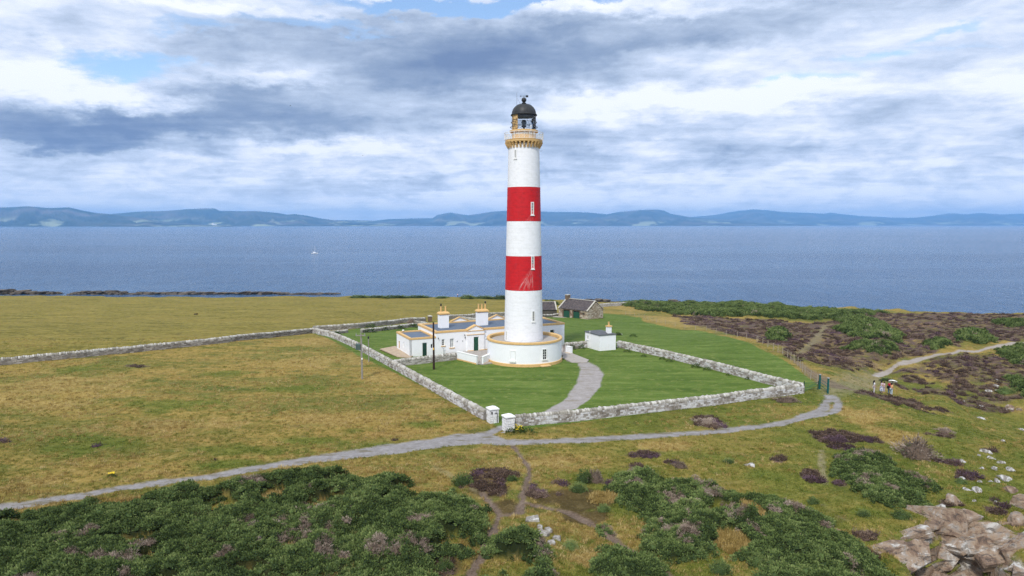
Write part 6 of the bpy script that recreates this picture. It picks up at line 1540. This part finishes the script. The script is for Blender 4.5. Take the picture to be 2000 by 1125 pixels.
for row, (dd_, w0, w1, tx0, tx1, dp0, dp1, h0_, h1_, prob) in enumerate((
        (-.1, 1.0, 2.4, -8, 8, .45, .8, .40, .60, .97), (.35, .9, 2.0, 0, 14, .4, .7, .5, .8, .75), (1.15, 1.2, 2.8, 30, 62, .7, 1.1, .5, .8, .85),
        (2.0, .8, 2.2, 5, 30, .5, .8, .5, .8, .6), (2.7, 1.4, 3.2, 35, 65, .8, 1.3, .6, .9, .85), (3.7, 1.0, 2.4, 5, 35, .6, .9, .6, .9, .6),
        (4.6, 1.4, 3.2, 35, 62, .9, 1.4, .6, 1.0, .85), (6.0, 1.2, 2.8, 15, 60, .8, 1.2, .6, 1.0, .8), (7.4, 1.2, 2.8, 10, 50, .8, 1.2, .6, 1.0, .7))):
    s_ = r_.uniform(-.5, .8)
    while s_ < tot_:
        w = r_.uniform(w0, w1)*1.15; p_, d_ = at_top(max(0, s_)); n_ = Vector((d_.y, -d_.x)); c_ = p_+n_*(dd_+r_.uniform(-.2,.2))
        if r_.random() < prob:
            hh_ = r_.uniform(h0_, h1_); z_ = Hf(c_.x, c_.y)
            link_copy('rock_ledge', LM[r_.randrange(9)], cliff, (c_.x-o0.x, c_.y-o0.y, z_-o0.z-.24+(.10 if row == 0 else 0)), (R((tx0+tx1)/2+r_.uniform(-9, 9)), -.20+r_.uniform(-.05,.05), math.atan2(d_.y, d_.x)*.5+r_.uniform(-.10,.10)), (w, r_.uniform(dp0, dp1), hh_))
        s_ += w*r_.uniform(1.3, 1.9)
# dark reefs along the far shore
def reef(px0, px1, pytop, lb, seed, n_=10, Yo=None, pb=579):
    r_ = random.Random(seed); q = MB(); Y0 = Yo or 362; xa = (px0-1000)/F*Y0; xb = (px1-1000)/F*Y0; ht = Zat(500, pytop, Y0)-SL
    for k in range(n_):
        f = (k+.5)/n_; cx_ = xa+(xb-xa)*f+r_.uniform(-1, 1); w = (xb-xa)/n_*r_.uniform(.7, 1.3); env = max(.3, math.sin(math.pi*(f*.86+.07))**.5); H_ = ht*env*r_.uniform(.7, 1.08); z = -2
        while z < H_:
            th_ = r_.uniform(.35, .8); s_ = 1-.35*max(z, 0)/max(H_, .1)+r_.uniform(-.12, .12); m_ = 9; cy_ = r_.uniform(-1.5, 1.5)+z*.5
            q.prism([(cx_+w*s_*(1+r_.uniform(-.2,.2))*math.cos(2*math.pi*i/m_), cy_+3.2*s_*(1+r_.uniform(-.2,.2))*math.sin(2*math.pi*i/m_)) for i in range(m_)], z, min(z+th_, H_)); z += th_+.012
    o = q.build('shore_reef', M_REEF, label=lb, cat='reef', kind='thing', group='dark reefs along the far shore'); o.location = (0, Y0, SL)
reef(-60,60,564,'dark layered reef at the far left end of the shore',1); reef(50,112,569,'low reef tapering right of the leftmost one',2,8); reef(140,250,567,'dark reef with a high middle behind the pasture',3,11); reef(245,430,570,'long low dark reef along the shore, left of centre',4,16)
reef(425,562,569.5,'dark flat topped reef right of the long low one',5,12); reef(565,660,572,'last brown reef before open water, left of the shrubs',6,9); reef(655,830,577,'thin dark line of shore rock behind the flat shrubs',11,14)
reef(1058,1240,585,'thin dark reef line behind the slate roofs',7,16,300); reef(1240,1380,588.5,'thin dark reef line beyond the pale field wall',8,12,290); reef(1200,1330,590,'dark shore rocks just beyond the straw grass',9,10,276)

# ------------------------------------------------------------------ people
SKIN = mat('skin', (.45,.27,.19), .6); HAIR = mat('dark_hair', (.012,.010,.010), .5)
def skinmesh(name, verts, edges, radii, m, parent, root_i=0, sub=1):
    me = bpy.data.meshes.new(name); me.from_pydata(verts, edges, []); me.materials.append(m); o = bpy.data.objects.new(name, me); COL.objects.link(o); o.parent = parent
    o.modifiers.new('skin', 'SKIN'); sv = me.skin_vertices[0].data
    for i, r_ in enumerate(radii): sv[i].radius = r_ if isinstance(r_, tuple) else (r_, r_)
    sv[root_i].use_root = True
    s_ = o.modifiers.new('sub', 'SUBSURF'); s_.levels = sub; s_.render_levels = sub; o.modifiers['skin'].use_smooth_shade = True; return o
def person(px, py, hgt, face, label, top_m, leg_m, hair_len=.0, shoe=M_BLACK, arm_l=(.16,-.12,.95), arm_r=(-.16,-.12,.95), skirt=False, sleeves=True, bare=False):
    """origin at the feet, facing local -y"""
    x, y = Gx(px, py); root = empty('person', (x, y, Hf(x, y)+.02), face, label, 'person'); k = hgt/1.7; root.scale = (k, k, k)
    sh_l, sh_r = (.17,0,1.40), (-.17,0,1.40)
    def mid(a, b_, off=.04): return tuple((a[i]+b_[i])/2+(off if i == 1 else 0) for i in range(3))
    el_, er_ = mid(sh_l, arm_l), mid(sh_r, arm_r)
    V = [(0,0,.93),(0,0,1.12),(0,.01,1.30),(0,.01,1.44),(0,0,1.52),(0,-.01,1.61),(0,0,1.68), sh_l, el_, arm_l, sh_r, er_, arm_r,(.09,0,.88),(.095,-.01,.48),(.10,.01,.08),(.10,-.14,.035),(-.09,0,.88),(-.095,-.01,.48),(-.10,.01,.08),(-.10,-.14,.035)]
    E = [(0,1),(1,2),(2,3),(3,4),(4,5),(5,6),(2,7),(7,8),(8,9),(2,10),(10,11),(11,12),(0,13),(13,14),(14,15),(15,16),(0,17),(17,18),(18,19),(19,20)]
    Rr = [(.135,.10),(.12,.09),(.15,.10),(.07,.06),(.05,.055),(.078,.095),(.06,.07),.055,.042,.030,.055,.042,.030,.085,.058,.042,.038,.085,.058,.042,.038]
    # hands: palm and five fingers each
    for hand, el in ((9, el_), (12, er_)):
        h_ = Vector(V[hand]); d = (h_-Vector(el)).normalized(); s_ = d.cross(Vector((0,1,.2))).normalized(); b0 = len(V); pc = h_+d*.07; V.append(tuple(pc)); Rr.append((.038,.018)); E.append((hand, b0))
        for f_, (o_, L_f) in enumerate(((-.033,.060),(-.012,.075),(.012,.070),(.033,.055))):
            k1 = pc+s_*o_+d*.035; V.append(tuple(k1)); Rr.append(.010); V.append(tuple(k1+d*L_f+Vector((0,-.012,0)))); Rr.append(.008); E += [(b0, len(V)-2), (len(V)-2, len(V)-1)]
        th_ = h_+d*.03+s_*-.045; V.append(tuple(th_)); Rr.append(.011); V.append(tuple(th_+d*.045+s_*-.015)); Rr.append(.009); E += [(b0, len(V)-2), (len(V)-2, len(V)-1)]
    skinmesh('body', V, E, Rr, SKIN, root)
    g = 1.16
    tv = [V[0],V[1],V[2],V[3],V[7],V[8],V[10],V[11]]; skinmesh('shirt', [tuple(v) for v in tv], [(0,1),(1,2),(2,3),(2,4),(4,5),(2,6),(6,7)], [(.155,.12),(.145,.112),(.172,.125),(.085,.075),.072,.056,.072,.056], top_m, root)
    if skirt:
        MB().lathe([(.25,.32),(.23,.6),(.19,.85),(.15,1.0),(.13,1.02)], 16).build('skirt', leg_m, root, smooth=True)
    lv = [V[0],V[13],V[14],(.10,.01,.12),V[17],V[18],(-.10,.01,.12)]
    if not skirt: skinmesh('trousers', lv, [(0,1),(1,2),(2,3),(0,4),(4,5),(5,6)], [(.150,.115),.100,.074,.062,.100,.074,.062], leg_m, root)
    for sx in (.10, -.10): MB().add([(sx-.05,-.20,0),(sx+.05,-.20,0),(sx+.055,.08,0),(sx-.055,.08,0),(sx-.035,-.19,.06),(sx+.035,-.19,.06),(sx+.045,.07,.11),(sx-.045,.07,.11)], [(0,3,2,1),(4,5,6,7),(0,1,5,4),(1,2,6,5),(2,3,7,6),(3,0,4,7)]).build('shoe', shoe, root)
    q = MB(); q.lathe([(.001,1.745),(.06,1.735),(.095,1.69),(.105,1.62),(.085,1.57),(.05,1.56)], 14, 0, .022)
    if hair_len: q.lathe([(.095,1.62),(.11,1.5),(.10,1.62-hair_len),(.03,1.60-hair_len)], 10, 0, .06)
    q.build('hair', HAIR, root, smooth=True)
    q = MB(); q.add([(-.013,-.098,1.63),(.013,-.098,1.63),(0,-.125,1.605),(0,-.095,1.655)], [(0,2,3),(2,1,3),(0,1,2)]); q.build('nose', SKIN, root)
    for sx in (.032, -.032): MB().lathe([(.001,-.005),(.010,-.002),(.001,.006)], 6).xf(Matrix.Translation((sx,-.092,1.643)) @ Matrix.Rotation(R(90), 4, 'X')).build('eye', HAIR, root)
    MB().box(-.024,.024,-.100,-.088,1.578,1.586).build('mouth', mat('lips', (.35,.10,.09), .5), root)
    for sx in (.082, -.082): MB().lathe([(.001,-.03),(.018,0),(.001,.03)], 6).xf(Matrix.Translation((sx,0,1.625))).build('ear', SKIN, root)
    return root
m_wh = mat('white_cloth', (.75,.74,.76), .85); m_pt = mat('pale_grey_trousers', (.52,.49,.50), .85); m_st = mat('white_and_navy_skirt', (.12,.17,.27), .85, noise=(9,.9,(.65,.62,.66),.06)); m_pk = mat('pink_white_top', (.70,.52,.60), .85)
m_red = mat('red_shirt_cloth', (.38,.012,.035), .85); m_je = mat('blue_jeans', (.07,.17,.30), .85); m_lj = mat('light_jeans', (.40,.48,.55), .85); m_pe = mat('peach_top', (.75,.40,.22), .85); m_lv = mat('lilac_cloth', (.42,.36,.42), .85)
face = R(75)
person(1706.5, 769, 1.62, face, 'person with long dark hair in a white top and pale trousers, standing apart at left', m_wh, m_pt, .45)
person(1721, 768, 1.58, face, 'person in a pinkish white top and patterned navy skirt, left of the pair', m_pk, m_st, .2, skirt=True)
person(1726, 767, 1.45, R(-80), 'smaller person in lilac clothes at the right of the pair', m_pk, m_lv, .1, arm_r=(-.2,-.35,1.25), arm_l=(.2,-.35,1.2))
pr = person(1736.5, 770.5, 1.72, R(160), 'person in a red shirt and blue jeans carrying a black bag', m_red, m_je, .0)
pu_ = person(1740.5, 772.5, 1.62, R(100), 'person in a peach top and light jeans holding a white umbrella', m_pe, m_lj, .15, arm_l=(.14,-.28,1.45))
q = MB(); q.add([(-.17,-.1,.0),(.17,-.1,.0),(.15,.1,.0),(-.15,.1,.0),(-.15,-.1,.34),(.15,-.1,.34),(.13,.1,.34),(-.13,.1,.34)], [(0,3,2,1),(4,5,6,7),(0,1,5,4),(1,2,6,5),(2,3,7,6),(3,0,4,7)])
bag = empty('shoulder_bag', (pr.location.x-.28, pr.location.y-.14, pr.location.z+.82), R(-20), 'black shoulder bag hanging at the hip of the red shirted person', 'bag'); q.build('bag_body', M_BLACK, bag); MB().tube((-.12,0,.34),(.02,.1,.66),.018,.018,6).build('strap', M_BLACK, bag)
ux, uy, uz = pu_.location.x-.0, pu_.location.y+.02, pu_.location.z
um = empty('umbrella', (ux+.1, uy, uz+1.35), 0, 'open white umbrella held over the person in the peach top', 'umbrella'); um.rotation_euler = (R(-22), R(14), 0)
MB().tube((0,0,0),(0,0,.62),.012,.012,6).build('shaft', M_BLACK, um)
MB().lathe([(.56,.42),(.50,.50),(.30,.60),(.02,.65)], 8).build('canopy', M_WHITE2, um)
q = MB(); [q.tube((0,0,.45),(.50*math.cos(a),.50*math.sin(a),.49),.006,.006,3) for a in np.arange(0, 6.28, math.pi/4)]; q.build('ribs', M_GREY, um)
person(893.8, 580.5, 1.7, 0, 'tiny distant person in pale clothes on the shore edge left of the chimney', m_pk, M_BLACK)
person(970.5, 584, 1.7, 0, 'tiny distant person in dark clothes on the shore edge beside the tower', M_BLACK, M_BLACK)
